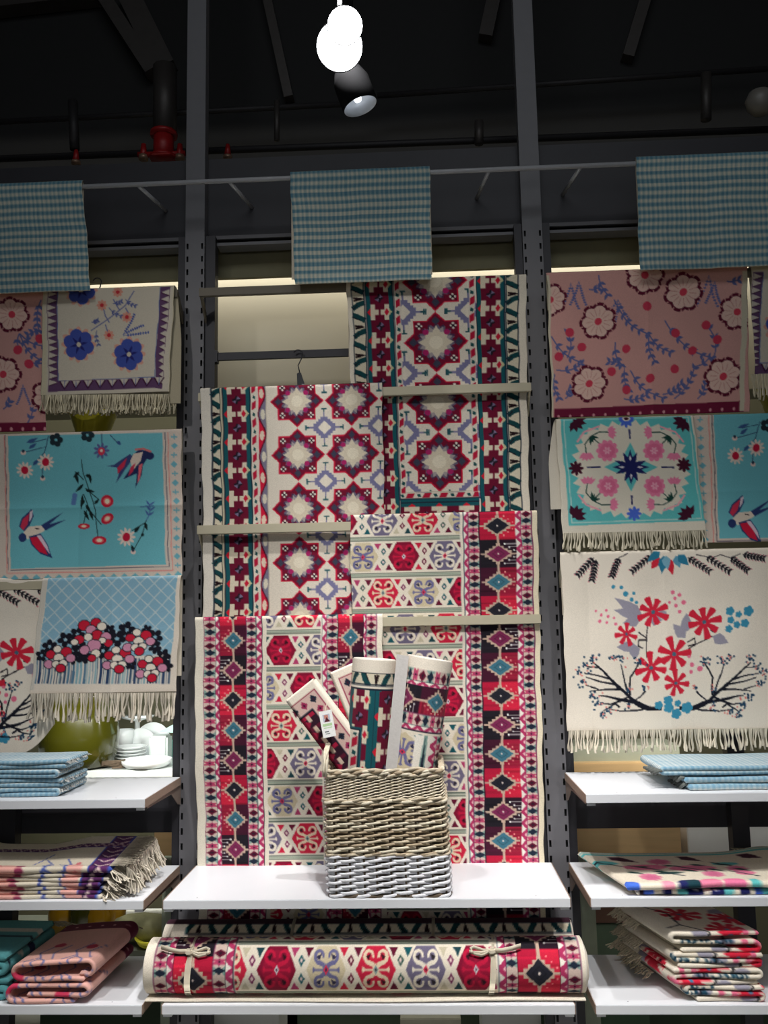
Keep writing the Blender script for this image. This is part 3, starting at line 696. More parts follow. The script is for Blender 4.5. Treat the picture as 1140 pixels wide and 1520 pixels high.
# =========================================================== HEXAGON KILIMS
KN = ['beige', 'dark', 'slate', 'red']
def field_b(cv, x0, x1, cx_even, cx_odd, pitch, v_first, rp, rows, hw, hh, nper, sh=18):
    cv.rect(x0, 0, x1, cv.h, CREAM)
    for j, st in enumerate(rows):
        c0 = cx_even if j % 2 == 0 else cx_odd
        hexrow(cv, c0-pitch, pitch, [KN[(st-1+i) % 4] for i in range(nper+2)], v_first+j*rp, hh, hw, par=j)
        seps(cv, x0, x1, v_first+(j+.5)*rp, sh)
    seps(cv, x0, x1, v_first-.5*rp, sh)
# --- rug 3 (right)
X0, ZT = -.052, 1.922
c3 = Cv(650, 1480, CREAM)
T = lambda y, *xs: U(X0, y, *xs)
vr = Vv(ZT, 600, 773, 826.5, 879.5); rp = (vr[2]-vr[0])/2
cE, cO = T(826, 567.5)[0], T(826, 539.2)[0]; pit = (T(826, 660.8)[0]-T(826, 539.2)[0])/2
field_b(c3, 0, T(850, 686)[0], cE, cO, pit, vr[0], rp, [2, 0, 3, 1, 1, 3, 2, 0, 3, 1, 2, 0], pit*.385, 49, 4)
vb_ = Vv(ZT, 740, 780.5, 908); per3 = (Vv(ZT, 740, 1383, Y=-.03)[0]-vb_[0])/14
xs = T(840, 792, 776, 768, 713, 696.5, 690, 686)
xs = [xs[0], xs[1], xs[2], xs[3], xs[4], xs[5], xs[6]]
border_b(c3, xs, 0, 1480, ['black', 'purp', 'teal'], vb_[0], Vv(ZT, 783, 773)[0], -1, 1, per3)
c3.rect(xs[0]+2, 0, 650, 1480, (228, 216, 188)); c3.rect(xs[6]-4, 0, xs[6], 1480, (222, 214, 200))
hang('hexagon_rug', c3, (X0, .5885), (-.052, .570), ZT, .500, -.095, -.058, -.010, .45, 'hexagon and ram horn kilim with pink diamond border, right in the middle bay', 'rug', 'hexagon patterned kilims', M_KILIM, 2.7, seedk=3, back=.3, ripple=.0012)
# --- rug 4 (left)
X0, ZT = -.587, 1.582
c4 = Cv(650, 1130, CREAM); T = lambda y, *xs: U(X0, y, *xs)
vr = Vv(ZT, 420, 965, 1246, Y=-.05); rp4 = (vr[1]-vr[0])/5
cO, cE = T(965, 417)[0], T(1000, 393.5)[0]-3; pit4 = 139
# columns: left border | field | right border
field_b(c4, T(1000, 393)[0], T(1000, 481)[0], cE, cO, pit4, vr[0]-rp4, rp4, [2, 1, 0, 3, 1, 0, 2, 1, 3, 0], 53, 50, 2)
# left border measured in the photograph; right one mirrors it
xl = T(1000, 303, 320, 326.5, 366, 381, 389, 394)
border_b(c4, xl, 0, 1130, ['teal', 'purp', 'black'], Vv(ZT, 345, 951)[0], Vv(ZT, 311, 969)[0], 1, -1, 99.5)
xrr = T(1000, 560, 545, 541, 503, 486, 480, 476.5)
border_b(c4, xrr, 0, 1130, ['teal', 'purp', 'black'], Vv(ZT, 520, 946)[0], Vv(ZT, 552, 969)[0], -1, -1, 99.5)
c4.rect(0, 0, xl[0]-2, 1130, (228, 220, 202)); c4.rect(xrr[0]+2, 0, 650, 1130, (228, 220, 202)); c4.rect(xl[6], 0, xl[6]+5, 1130, CREAM)
hang('hexagon_rug', c4, (X0, .053), (-.588, .045), ZT, .500, -.095, -.088, -.013, .25, 'hexagon kilim with dark maroon diamond borders on both sides, behind the basket at left', 'rug', 'hexagon patterned kilims', M_KILIM, 2.7, seedk=5, back=.09, ripple=.0012)

# =========================================================== PRINTED AND WOVEN COTTON MATS
def cvpx(X0, zt, w_, h_, bg, Y=-.092):
    c = Cv(w_, h_, bg); c.T = px_map(X0, zt, 0, 0, 1, Y); c.at = (X0, zt, Y); return c
def view(c, ox, oy, s): c.T = px_map(c.at[0], c.at[1], ox, oy, s, c.at[2])
PNK = (208, 156, 148)
def scallop(c, x, y, r, rim=(92, 20, 44), fill=(226, 190, 176), rot=0, half=None):
    n = 7
    for k in range(n):
        t = rot+2*pi*k/n; c.ell(x+r*.62*math.cos(t), y+r*.62*math.sin(t), r*.42, r*.40, rim, n=12)
    for k in range(2*n):
        t = rot+pi*k/n+.2; c.line([(x+r*.86*math.cos(t), y+r*.86*math.sin(t)), (x+r*1.08*math.cos(t+.05), y+r*1.08*math.sin(t+.05))], r*.06, PNK)
    for k in range(n):
        t = rot+2*pi*k/n; c.ell(x+r*.55*math.cos(t), y+r*.55*math.sin(t), r*.33, r*.30, fill, n=12)
    c.ell(x, y, r*.5, r*.5, fill); 
    for k in range(n*2):
        t = rot+pi*k/n; c.line([(x+r*.3*math.cos(t), y+r*.3*math.sin(t)), (x+r*.68*math.cos(t), y+r*.68*math.sin(t))], r*.035, (200, 140, 134))
    c.ell(x, y, r*.2, r*.2, (206, 64, 84), n=10)
def sprig(c, x0, y0, x1, y1, n=5, L=26, col=(92, 100, 150), w_=3.0, bend=.12):
    dx, dy = x1-x0, y1-y0; pts = []
    for k in range(7):
        t = k/6; o = bend*math.sin(pi*t); pts.append((x0+dx*t-dy*o, y0+dy*t+dx*o))
    c.line(pts, w_, col); a = math.atan2(dy, dx)
    for k in range(1, n+1):
        t = k/(n+.3); i = min(5, int(t*6)); px_, py_ = pts[i]; px_ += (pts[i+1][0]-px_)*(t*6-i); py_ += (pts[i+1][1]-py_)*(t*6-i)
        for sg in (-1, 1):
            b = a+sg*.75; c.leaf(px_, py_, px_+L*math.cos(b), py_+L*math.sin(b), w_*2.4, col)
def palm(c, x, y, L, a, col=(96, 104, 156), n=2, w_=12):
    for k in range(n):
        b = a+(k-(n-1)/2)*.42; pts = [(x+L*t*math.cos(b+t*.25*(k-(n-1)/2)), y+L*t*math.sin(b+t*.25*(k-(n-1)/2))) for t in np.linspace(0, 1, 5)]
        c.line(pts, 2.5, col)
        for t in np.linspace(.2, 1, 9):
            xx, yy = x+L*t*math.cos(b+t*.25*(k-(n-1)/2)), y+L*t*math.sin(b+t*.25*(k-(n-1)/2)); c.ell(xx, yy, w_*.5, w_*.28, col, b+pi/2, 8)

BLU = (96, 104, 156)
# ---- pink scalloped-flower mat, right bay   (drawing coordinates: crop 800,400 x3.353)
X0, ZT = .659, 2.768
c = cvpx(X0, ZT, 760, 560, PNK); view(c, 800, 400, 3.353)
for a in ((160, 70, 175, 200, 6), (200, 60, 195, 180, 5), (850, 30, 855, 190, 6), (880, 60, 895, 170, 5)): palm(c, a[0], a[1], a[3]-a[1], pi/2, n=2, w_=16)
palm(c, 400, 150, 120, pi/2+.1, n=3, w_=14)
for a in ((380, 150, 560, 320, 6), (560, 320, 680, 410, 4), (560, 320, 600, 460, 4), (470, 500, 650, 640, 5), (90, 500, 230, 460, 3), (70, 330, 220, 460, 4), (150, 440, 150, 300, 3),
          (640, 250, 900, 440, 6), (900, 440, 860, 280, 3), (700, 640, 800, 480, 5), (800, 480, 880, 430, 2), (440, 640, 560, 620, 4), (440, 480, 360, 460, 3), (440, 480, 470, 600, 4), (390, 360, 430, 480, 3),
          (640, 620, 740, 560, 4), (820, 640, 860, 560, 3), (300, 30, 350, 130, 3), (250, 100, 300, 90, 2), (940, 60, 1000, 50, 2), (80, 520, 110, 640, 4), (140, 640, 170, 590, 3)):
    sprig(c, *a[:4], n=a[4], L=32, w_=6.5)
for x, y in ((163, 310), (222, 382), (106, 433), (372, 506), (447, 393), (548, 182), (696, 313), (850, 273), (907, 345), (787, 400), (698, 493), (574, 540), (455, 596)): c.ell(x, y, 23, 23, (198, 60, 84), n=10)
for x, y, r in ((60, 150, 82), (303, 255, 92), (728, 112, 98), (532, 30, 98), (262, 565, 94), (950, 530, 98), (1000, 210, 92)): scallop(c, x, y, r*1.0, rot=x*.01)
c.poly([(85, 692), (1060, 650), (1062, 735), (88, 765)], (112, 26, 56))
for k in range(16): c.ell(110+k*60, 730-k*2.7, 7, 9, (214, 150, 156), n=8)
c.poly([(20, 30), (56, 28), (84, 760), (44, 765)], (206, 196, 172)); c.poly([(1016, 10), (1050, 8), (1062, 700), (1038, 700)], (206, 196, 172))
hang('cotton_mat', c, (.657, 1.352), (.655, 1.326), ZT, 2.244, -.094, -.088, -.084, .4, 'pink mat with scalloped maroon-edged flowers, top row of the right bay', 'mat', 'scalloped pink flower mats', seedk=11, back=.12, crease=[('v', 1.0, .004)], back_col=(190, 180, 156))
# ---- same design, left bay, partly out of frame
X0, ZT = -1.60, 2.766
c = cvpx(X0, ZT, 500, 560, PNK); view(c, 0, 400, 3.303)
for a in ((90, 310, 210, 370, 3), (90, 310, 80, 380, 2), (90, 310, 190, 440, 4), (210, 300, 130, 320, 3), (200, 150, 190, 300, 5), (120, 440, 210, 450, 2), (0, 680, 30, 640, 2), (110, 760, 150, 640, 3), (205, 480, 215, 520, 2)): sprig(c, *a[:4], n=a[4], L=30, w_=6.5)
palm(c, 100, 560, 100, pi/2, n=2, w_=14)
for x, y, r in ((52, 220, 88), (0, 510, 92), (230, 615, 92), (-200, 300, 92), (-170, 620, 92)): scallop(c, x, y, r, rot=x*.02)
for x, y in ((188, 335), (78, 390), (130, 458)): c.ell(x, y, 23, 23, (198, 60, 84), n=10)
c.poly([(-600, 760), (225, 745), (228, 812), (-600, 820)], (112, 26, 56))
for k in range(14): c.ell(208-k*57, 778+k*.5, 8, 10, (214, 150, 156), n=8)
hang('cotton_mat', c, (-1.60, -1.138), (-1.58, -1.136), ZT, 2.252, -.092, -.082, -.078, .4, 'pink mat with scalloped maroon-edged flowers, cut by the left frame edge', 'mat', 'scalloped pink flower mats', seedk=12, back=.12)
# ---- cream blue-flower mat, left bay (crop 0,400 x3.303)
def cream_mat(X0, ZT, ox, oy, s, sh=0):
    c = cvpx(X0, ZT, 520, 500, (206, 196, 168)); view(c, ox, oy, s)
    def band(pts): c.poly(pts, (96, 66, 100))
    c.poly([(222, 100), (852, 88), (846, 640), (228, 640)], (206, 196, 178))
    band([(236, 104), (286, 103), (284, 600), (236, 600)]); band([(790, 90), (840, 88), (815, 585), (778, 580)]); band([(236, 545), (815, 525), (808, 578), (236, 600)])
    for k in range(14):
        y = 125+k*33
        if y < 560: c.poly([(238, y-16), (282, y), (238, y+16)], (200, 190, 176)); c.line([(240, y+16), (282, y+2)], 4, (60, 20, 50)); c.poly([(836-k*1.5, y-24), (796, y-8), (836-k*1.5, y+8)], (200, 190, 176)); c.line([(836-k*1.5, y+8), (796, y-6)], 4, (60, 20, 50))
    for k in range(9):
        x = 318+k*60; y = 588-k*2.4; c.poly([(x-26, y-40), (x, y), (x+26, y-42)], (200, 190, 176)); c.line([(x-24, y-38), (x, y-2), (x+24, y-40)], 6, (60, 16, 48)); c.line([(x, y-40), (x, y-4)], 3, BLU)
    c.line([(286, 103), (284, 545), (776, 525), (790, 90)], 3, (90, 110, 160))
    B2 = (66, 82, 160)
    for pts in ([(450, 300), (540, 240), (620, 180), (660, 110)], [(510, 180), (520, 230), (540, 262)], [(560, 150), (590, 200)], [(540, 320), (520, 270)], [(620, 190), (640, 230)]): c.line(pts, 5, BLU)
    for a in ((480, 300, 490, 370), (540, 190, 600, 230), (620, 150, 670, 180), (450, 260, 480, 250), (560, 170, 600, 160)): sprig(c, *a, n=3, L=18, w_=4)
    palm(c, 610, 320, 110, -.75, n=2, w_=15, col=(76, 92, 158)); palm(c, 610, 325, 130, -.12, n=1, w_=15, col=(76, 92, 158))
    for x, y, r in ((388, 368, 78), (642, 415, 78), (400, 105, 72)):
        c.flower(x, y, r*1.12, 12, (216, 160, 140), r*.22)
        c.flower(x, y, r*.98, 6, B2, r*.42, rot=.3)
        for k in range(6): c.leaf(x, y, x+r*.6*math.cos(.8+k*1.05), y+r*.6*math.sin(.8+k*1.05), 14, (38, 40, 110))
        c.ell(x, y, 12, 12, (206, 196, 176), n=8)
    for x, y in ((505, 178), (625, 235), (540, 322), (580, 115)):
        c.flower(x, y, 26, 8, (216, 150, 130), 7); c.ell(x, y, 10, 10, (196, 50, 60), n=8)
    return c
X0, ZT = -1.152, 2.769
c = cream_mat(X0, ZT, 0, 400, 3.303)
t = hang('cotton_mat', c, (X0, -.672), (-1.150, -.690), ZT, 2.378, -.100, -.092, -.088, .5, 'cream mat with two blue flowers, zigzag purple border and fringe, top of the left bay', 'mat', 'cream blue-flowered mats', seedk=13, back=.42, back_dx=.022, back_col=(176, 166, 142))
strands('fringe', ((-1.150, -.090, 2.380), (-.690, -.090, 2.368)), .066, t, (214, 204, 176), sp=.0055, seed=3)
strands('rear_fringe', ((-1.12, -.070, 2.360), (-.662, -.070, 2.352)), .05, t, (196, 186, 160), sp=.006, seed=4)
# ---- same design at the right frame edge
X0, ZT = 1.362, 2.769
c = cream_mat(X0, ZT, 1112-222/3.303*1.0, 400-26, 3.303)
t = hang('cotton_mat', c, (X0, 1.84), (1.352, 1.82), ZT, 2.372, -.100, -.092, -.088, .5, 'cream mat with zigzag purple border and fringe, at the right frame edge', 'mat', 'cream blue-flowered mats', seedk=14, back=.30)
strands('fringe', ((1.338, -.090, 2.374), (1.82, -.090, 2.374)), .085, t, (214, 204, 176), sp=.0055, seed=5)

# ---- blue swallow mat (crop 0,400 x3.303 in the left bay, 800,600 x3.353 in the right)
AQ = (112, 186, 196)
def swallow_fly(c, ox, oy, k=1.0):     # diving bird, wings folded back
    f = lambda l: [(ox+x*k, oy+y*k) for x, y in l]
    nv = (38, 48, 92)
    c.poly(f([(750, 905), (720, 930), (700, 960), (690, 1010), (660, 1070), (668, 1000), (600, 1030), (650, 960), (640, 920), (680, 885), (720, 890)]), nv)
    c.poly(f([(640, 905), (560, 960), (525, 965), (590, 975), (565, 1050), (610, 985), (650, 935)]), (60, 70, 120)); c.poly(f([(625, 925), (575, 975), (575, 1005), (612, 965)]), (206, 50, 80))
    c.poly(f([(655, 905), (700, 895), (690, 940), (650, 985), (640, 940)]), (226, 206, 190)); c.poly(f([(680, 960), (700, 950), (680, 1030), (668, 1050)]), (232, 110, 120))
    c.poly(f([(665, 950), (650, 990), (625, 1015), (640, 970)]), (206, 50, 80)); c.line(f([(660, 885), (700, 880), (740, 895)]), 10, (214, 120, 120)); c.ell(ox+735*k, oy+915*k, 20*k, 18*k, nv)
def swallow_open(c, ox, oy, k=1.0):    # banking bird, wings spread
    f = lambda l: [(ox+x*k, oy+y*k) for x, y in l]; nv = (44, 60, 110)
    c.poly(f([(105, 1290), (130, 1262), (200, 1255), (230, 1250), (205, 1285), (150, 1310), (125, 1325)]), (230, 214, 196))
    c.poly(f([(195, 1255), (300, 1190), (235, 1250), (315, 1225), (215, 1280)]), nv)
    c.poly(f([(85, 1260), (100, 1220), (150, 1175), (160, 1210), (140, 1255), (110, 1285)]), nv); c.poly(f([(92, 1262), (105, 1225), (140, 1195), (130, 1250), (105, 1280)]), (206, 54, 84)); c.poly(f([(140, 1190), (156, 1180), (152, 1215), (138, 1240)]), (224, 206, 214))
    c.poly(f([(132, 1310), (190, 1295), (225, 1350), (245, 1415), (190, 1395), (145, 1350)]), nv); c.poly(f([(138, 1315), (175, 1310), (205, 1350), (225, 1400), (185, 1385), (150, 1345)]), (206, 30, 64)); c.poly(f([(170, 1305), (190, 1302), (222, 1352), (236, 1398), (205, 1355)]), (224, 200, 214))
    c.ell(ox+100*k, oy+1315*k, 20*k, 22*k, nv); c.line(f([(165, 1270), (185, 1272)]), 5, (30, 20, 30))
def dahlia(c, x, y, r):
    c.flower(x, y, r, 11, (234, 214, 200), r*.16); c.ell(x, y, r*.42, r*.48, (196, 30, 62), n=10)
def aster(c, x, y, rx, ry, rot=0):
    c.ell(x, y, rx, ry, (206, 36, 62), rot, 14); c.ell(x, y, rx*.62, ry*.6, (240, 110, 110), rot, 12); c.ell(x, y, rx*.4, ry*.42, (244, 226, 196), rot, 10)
def swallow_art(c):
    st = (52, 76, 108)
    for p in ([(240, 815), (215, 900), (200, 1020)], [(230, 830), (150, 850)], [(222, 870), (150, 890), (110, 900)], [(215, 900), (160, 960)], [(500, 805), (497, 880)], [(540, 810), (575, 850)],
              [(395, 930), (400, 1000), (430, 1080), (460, 1180), (470, 1310)], [(400, 1100), (430, 1180), (490, 1250)], [(410, 1070), (480, 1130)], [(415, 1180), (400, 1245)], [(400, 1030), (360, 990)], [(712, 1230), (690, 1300), (650, 1380)], [(710, 1240), (640, 1280)]): c.line(p, 4, st if p[0][0] < 300 or p[0][1] < 820 else (24, 42, 44))
    for p in ((130, 850, 190, 825), (140, 880, 180, 850), (160, 960, 190, 930), (575, 840, 590, 862)): c.leaf(*p, 18, (60, 90, 140))
    for x, y in ((275, 835), (430, 812)): c.flower(x, y, 34, 5, (32, 48, 56), 15)
    for p in ((360, 1000, 375, 1050), (380, 990, 350, 1020), (400, 1050, 360, 1090), (430, 1000, 440, 1050), (410, 1010, 440, 1010), (395, 1100, 385, 1180), (405, 1130, 380, 1160), (410, 1150, 440, 1200), (400, 1180, 430, 1230), (430, 1180, 450, 1230), (455, 1150, 480, 1125), (410, 1080, 460, 1090), (705, 1240, 715, 1280), (650, 1290, 680, 1260), (650, 1380, 640, 1350), (690, 1310, 695, 1290)): c.leaf(*p, 16, (22, 38, 38))
    palm(c, 360, 1090, 60, pi/2+.2, n=1, w_=24, col=(90, 124, 176)); sprig(c, 712, 1230, 725, 1150, n=3, L=34, col=(74, 100, 160), w_=4); c.line([(680, 1165), (750, 1160)], 4, (74, 100, 160))
    for x, y, r in ((118, 985, 42), (222, 945, 42), (612, 1312, 46)): dahlia(c, x, y, r)
    for x, y in ((113, 900), (203, 1025), (648, 1385)): c.ell(x, y, 14, 12, (236, 206, 196), n=8); c.ell(x, y-8, 8, 8, (44, 60, 80), n=6)
    c.flower(496, 890, 40, 9, (90, 100, 150), 7); c.ell(496, 893, 18, 20, (214, 60, 84), n=8); c.ell(496, 890, 8, 8, (240, 220, 200), n=6)
    aster(c, 519, 1137, 31, 31); aster(c, 520, 1222, 33, 24, -.6); aster(c, 400, 1258, 32, 14); aster(c, 478, 1328, 36, 21)
    swallow_fly(c, 0, 0); swallow_open(c, 0, 0)
def swallow_mat(X0, ZT, left):
    EC = (216, 200, 186); c = cvpx(X0, ZT, 760, 560, EC)
    if left:
        view(c, 0, 400, 3.303)
        c.poly([(42, 815), (795, 800), (803, 1446), (38, 1468)], AQ)
        c.line([(808, 798), (818, 1456), (38, 1475)], 4, (90, 90, 110)); c.line([(822, 798), (836, 1475), (20, 1490)], 5, (226, 150, 140)); c.line([(24, 812), (18, 1490)], 5, (226, 150, 140))
        c.line([(28, 812), (24, 1475)], 3, (110, 100, 110))
        for k in range(16):
            y = 820+k*45; x = 852+k*.6; q = (112, 176, 190); c.dia(x, y, 17, 17, q) if k % 2 else [c.line([(x-13, y), (x+13, y)], 6, q), c.line([(x, y-13), (x, y+13)], 6, q)]
            for sx in (-1, 1): c.ell(x+sx*11, y+11*0, 5, 5, q, n=6)
        for k in range(17):
            x = 870-k*54; c.dia(x, 1502+k*.8, 20, 17, (112, 176, 190)); c.dia(x-27, 1522+k*.8, 20, 17, (112, 176, 190))
        swallow_art(c)
    else:
        view(c, 800, 600, 3.353)
        c.poly([(870, 45), (1800, 20), (1800, 650), (895, 668)], AQ)
        c.line([(862, 50), (882, 682), (1800, 660)], 5, (110, 100, 110)); c.line([(846, 50), (866, 700), (1800, 680)], 6, (226, 150, 140))
        for k in range(14):
            y = 75+k*46; x = 803+k*1.6; q = (112, 176, 190); c.dia(x, y, 18, 16, q) if k % 2 else [c.line([(x-14, y), (x+14, y)], 6, q), c.line([(x, y-14), (x, y+14)], 6, q)]
        for k in range(14): c.dia(840+k*56, 728-k*1.5, 22, 16, (112, 176, 190)); c.dia(868+k*56, 750-k*1.5, 22, 12, (112, 176, 190))
        view(c, 800-0/3.303+258, 400+7-1, 3.303)   # the same print, a bay further right
        c.T = px_map(X0, ZT, 800+865/3.353-2, 600-240+18.5, 3.303, -.092)
        swallow_art(c)
    return c
X0, ZT = -1.60, 2.243
def make_sw(X0, ZT, left, w_):
    global cvpx
    old = cvpx
    cvpx = lambda a, b, cw, ch, bg, Y=-.092: old(a, b, w_, ch, bg, Y)
    try: return swallow_mat(X0, ZT, left)
    finally: cvpx = old
c = make_sw(-1.60, 2.243, True, 980)
hang('cotton_mat', c, (-1.60, -.643), (-1.59, -.638), 2.243, 1.724, -.094, -.088, -.085, .5, 'aqua mat printed with two swallows and red asters, middle of the left bay', 'mat', 'swallow print mats', seedk=15, back=.15, crease=[('v', -1.005, -.006), ('h', 1.972, .006)], ripple=.003)
c = make_sw(1.135, 2.238, False, 760)
hang('cotton_mat', c, (1.135, 1.84), (1.142, 1.84), 2.238, 1.797, -.092, -.084, -.082, .5, 'aqua swallow print mat cut by the right frame edge', 'mat', 'swallow print mats', seedk=16, back=.15, crease=[('h', 1.97, .003)])

# ---- blue trellis mat with a bank of red and pink flowers (crop 0,840 x3.8)
X0, ZT = -1.124, 1.727
c = cvpx(X0, ZT, 500, 460, (224, 212, 196)); view(c, 0, 840, 3.8)
c.poly([(272, 70), (1005, 55), (980, 520), (255, 535)], (136, 178, 198))
for k in range(-9, 14):
    c.line([(272+k*80, 60), (272+k*80+520, 560)], 6, (190, 206, 208)); c.line([(272+k*80+400, 60), (272+k*80-70, 560)], 6, (190, 206, 208))
c.poly([(1003, 40), (1045, 40), (1040, 700), (975, 700)], (224, 212, 196)); c.poly([(240, 668), (980, 664), (985, 760), (236, 760)], (224, 212, 196)); c.poly([(150, 90), (272, 80), (240, 700), (150, 700)], (206, 200, 188))
r_ = random.Random(3); c.poly([(246, 530), (985, 500), (976, 666), (240, 668)], (216, 208, 196)); x = 244
while x < 974:
    w__ = r_.choice([4, 6, 9, 13]); c.poly([(x, 520), (x+w__, 520), (x+w__-2, 664), (x-2, 664)], r_.choice([(44, 66, 100), (86, 122, 146), (132, 170, 180), (60, 84, 110)])); x += w__+r_.choice([4, 7, 10])
DK = (22, 22, 34)
for x, y, r in ((310, 455, 34), (395, 415, 36), (460, 385, 34), (270, 505, 28), (480, 480, 44), (500, 510, 36), (640, 360, 26), (680, 410, 40), (730, 360, 38), (610, 480, 36), (885, 400, 36), (840, 360, 24), (890, 460, 30), (940, 510, 34), (960, 565, 28), (760, 555, 26), (440, 520, 30)):
    c.flower(x, y, r*1.25, 5, DK, r*.45, rot=x)
for x0, y0, x1, y1 in ((710, 400, 715, 320), (640, 370, 658, 335), (930, 540, 965, 490), (940, 560, 985, 565), (880, 460, 918, 485), (270, 520, 240, 525), (760, 550, 745, 570), (850, 390, 838, 345)): c.leaf(x0, y0, x1, y1, 26, DK)
def petal(x, y, r, col): c.ell(x, y, r+4, r*.9+4, DK, n=10); c.ell(x, y, r, r*.88, col, n=10)
RR, RP, RW = (196, 30, 56), (206, 140, 166), (232, 220, 204)
for cx_, cy_ in ((540, 390), (365, 515), (690, 520), (795, 420), (870, 570)):
    big = cx_ == 540
    for dx, dy, r, q in ((-45, -55, 32, RR), (20, -70, 28, RR), (55, -50, 26, RW), (-5, -30, 30, RP), (-70, 25, 28, RR), (-95, 40, 20, RW), (30, 0, 32, RR), (80, 10, 30, RP), (95, 45, 24, RR), (60, 30, 20, RW), (-20, 10, 24, RW), (15, 60, 40, RP), (-35, 85, 28, RP), (30, 105, 26, RW), (10, 130, 22, RR)) if big else \
                         ((-45, -15, 26, RR), (-10, -45, 22, RW), (40, -30, 30, RR), (65, 5, 26, RP), (-55, 40, 26, RP), (0, 5, 28, RW), (-15, 40, 22, RW), (25, 35, 22, RW), (10, 62, 26, RR)):
        petal(cx_+dx, cy_+dy, r, q)
    c.ell(cx_+2, cy_+(20 if not big else -5), 6, 6, DK, n=6)
t = hang('cotton_mat', c, (-1.122, -.637), (-1.158, -.652), ZT, 1.332, -.102, -.094, -.090, .5, 'pale blue trellis mat with a bank of red and pink flowers and fringe', 'mat', None, seedk=17, back=.33, back_dx=.0, crease=[('v', -.875, .004)])
strands('fringe', ((-1.155, -.092, 1.334), (-.652, -.092, 1.330)), .088, t, (216, 206, 188), sp=.0078, th=.003, seed=6)

# ---- white tree-and-blossom mats (crop 800,810 x3.353 in the right bay, 0,840 x3.8 in the left)
def blossom(c, x, y, r, n=8, col=(206, 36, 60), rot=0.2, ctr=(70, 100, 120)):
    for k in range(n):
        t = rot+2*pi*k/n; L = r*(.85+.25*((k*37) % 5)/5); w_ = r*.225
        a = (x+r*.12*math.cos(t), y+r*.12*math.sin(t)); b = (x+L*math.cos(t), y+L*math.sin(t)); nx, ny = -math.sin(t), math.cos(t)
        c.poly([(a[0]+nx*w_*.4, a[1]+ny*w_*.4), (b[0]+nx*w_, b[1]+ny*w_), (b[0]+math.cos(t)*w_*.3, b[1]+math.sin(t)*w_*.3), (b[0]-nx*w_, b[1]-ny*w_), (a[0]-nx*w_*.4, a[1]-ny*w_*.4)], col)
    c.ell(x, y, r*.13, r*.13, ctr, n=8)
def tree(c, x, y, sx, k=1.0):
    """spreading dark branches with blue berries; root at (x, y), sx = -1 grows to the left"""
    D = (20, 22, 34); f = lambda l: [(x+sx*a*k, y+b*k) for a, b in l]
    c.line(f([(-130, 50), (0, -10), (70, 20), (40, 40)]), 9, D)
    for l, w0, w1 in (([(-175, 45), (-100, 48), (-40, 22), (10, -30), (90, -100), (150, -160), (180, -185)], 17, 4), ([(10, -30), (70, -75), (150, -90), (215, -110)], 11, 3), ([(90, -100), (160, -120), (225, -130)], 8, 3), ([(150, -50), (215, -70)], 6, 3), ([(40, -50), (110, -50), (190, -40)], 10, 3),
                     ([(-10, -20), (-10, -110), (-60, -190)], 9, 4), ([(0, -30), (30, -130), (40, -175)], 7, 3), ([(-90, -40), (-60, -10), (-30, 10)], 7, 3), ([(-120, 40), (-60, 55), (30, 60), (90, 50)], 9, 3), ([(-60, 20), (50, 0), (110, -15), (150, -20)], 14, 3), ([(30, 5), (90, 25), (140, 20)], 9, 3), ([(60, 20), (110, 50), (125, 60)], 6, 3), ([(150, -160), (190, -160), (215, -165)], 5, 3)):
        c.line(f(l), w0*k*1.3, D, w1*k*1.5)
    r_ = random.Random(int(x))
    for a, b, n, s in ((180, -200, 12, 26), (225, -160, 9, 24), (255, -130, 8, 22), (240, -80, 9, 20), (175, -15, 12, 24), (150, 30, 10, 24), (125, 75, 9, 22), (90, 60, 6, 14), (-55, -190, 12, 28), (40, -195, 10, 24), (80, -210, 6, 16), (0, -50, 5, 14), (5, 40, 7, 18), (-90, -60, 4, 10)):
        for _ in range(n):
            u, v = r_.gauss(0, s*.55), r_.gauss(0, s*.55); c.ell(x+sx*(a+u)*k, y+(b+v)*k, 6.5*k, 6*k, (34, 66, 92), n=6)
        for _ in range(3):
            u, v = r_.gauss(0, s*.6), r_.gauss(0, s*.6); c.ell(x+sx*(a-14+u)*k, y+(b+v)*k, 5*k, 5*k, (222, 130, 120), n=6)
def fern(c, x0, y0, x1, y1, n=7, L=26, col=(28, 24, 34)):
    a = math.atan2(y1-y0, x1-x0); c.line([(x0, y0), (x1, y1)], 5, col)
    for k in range(n):
        t = (k+.4)/n; px_, py_ = x0+(x1-x0)*t, y0+(y1-y0)*t
        for sg in (-1, 1): c.leaf(px_, py_, px_+L*math.cos(a+sg*.8), py_+L*math.sin(a+sg*.8), 12, col); c.ell(px_+L*.9*math.cos(a+sg*.8)+2, py_+L*.9*math.sin(a+sg*.8)+2, 4, 3, (210, 120, 130), n=5)
WH = (232, 222, 206)
X0, ZT = .660, 1.776
c = cvpx(X0, ZT, 1160, 660, WH); view(c, 800, 810, 3.353)
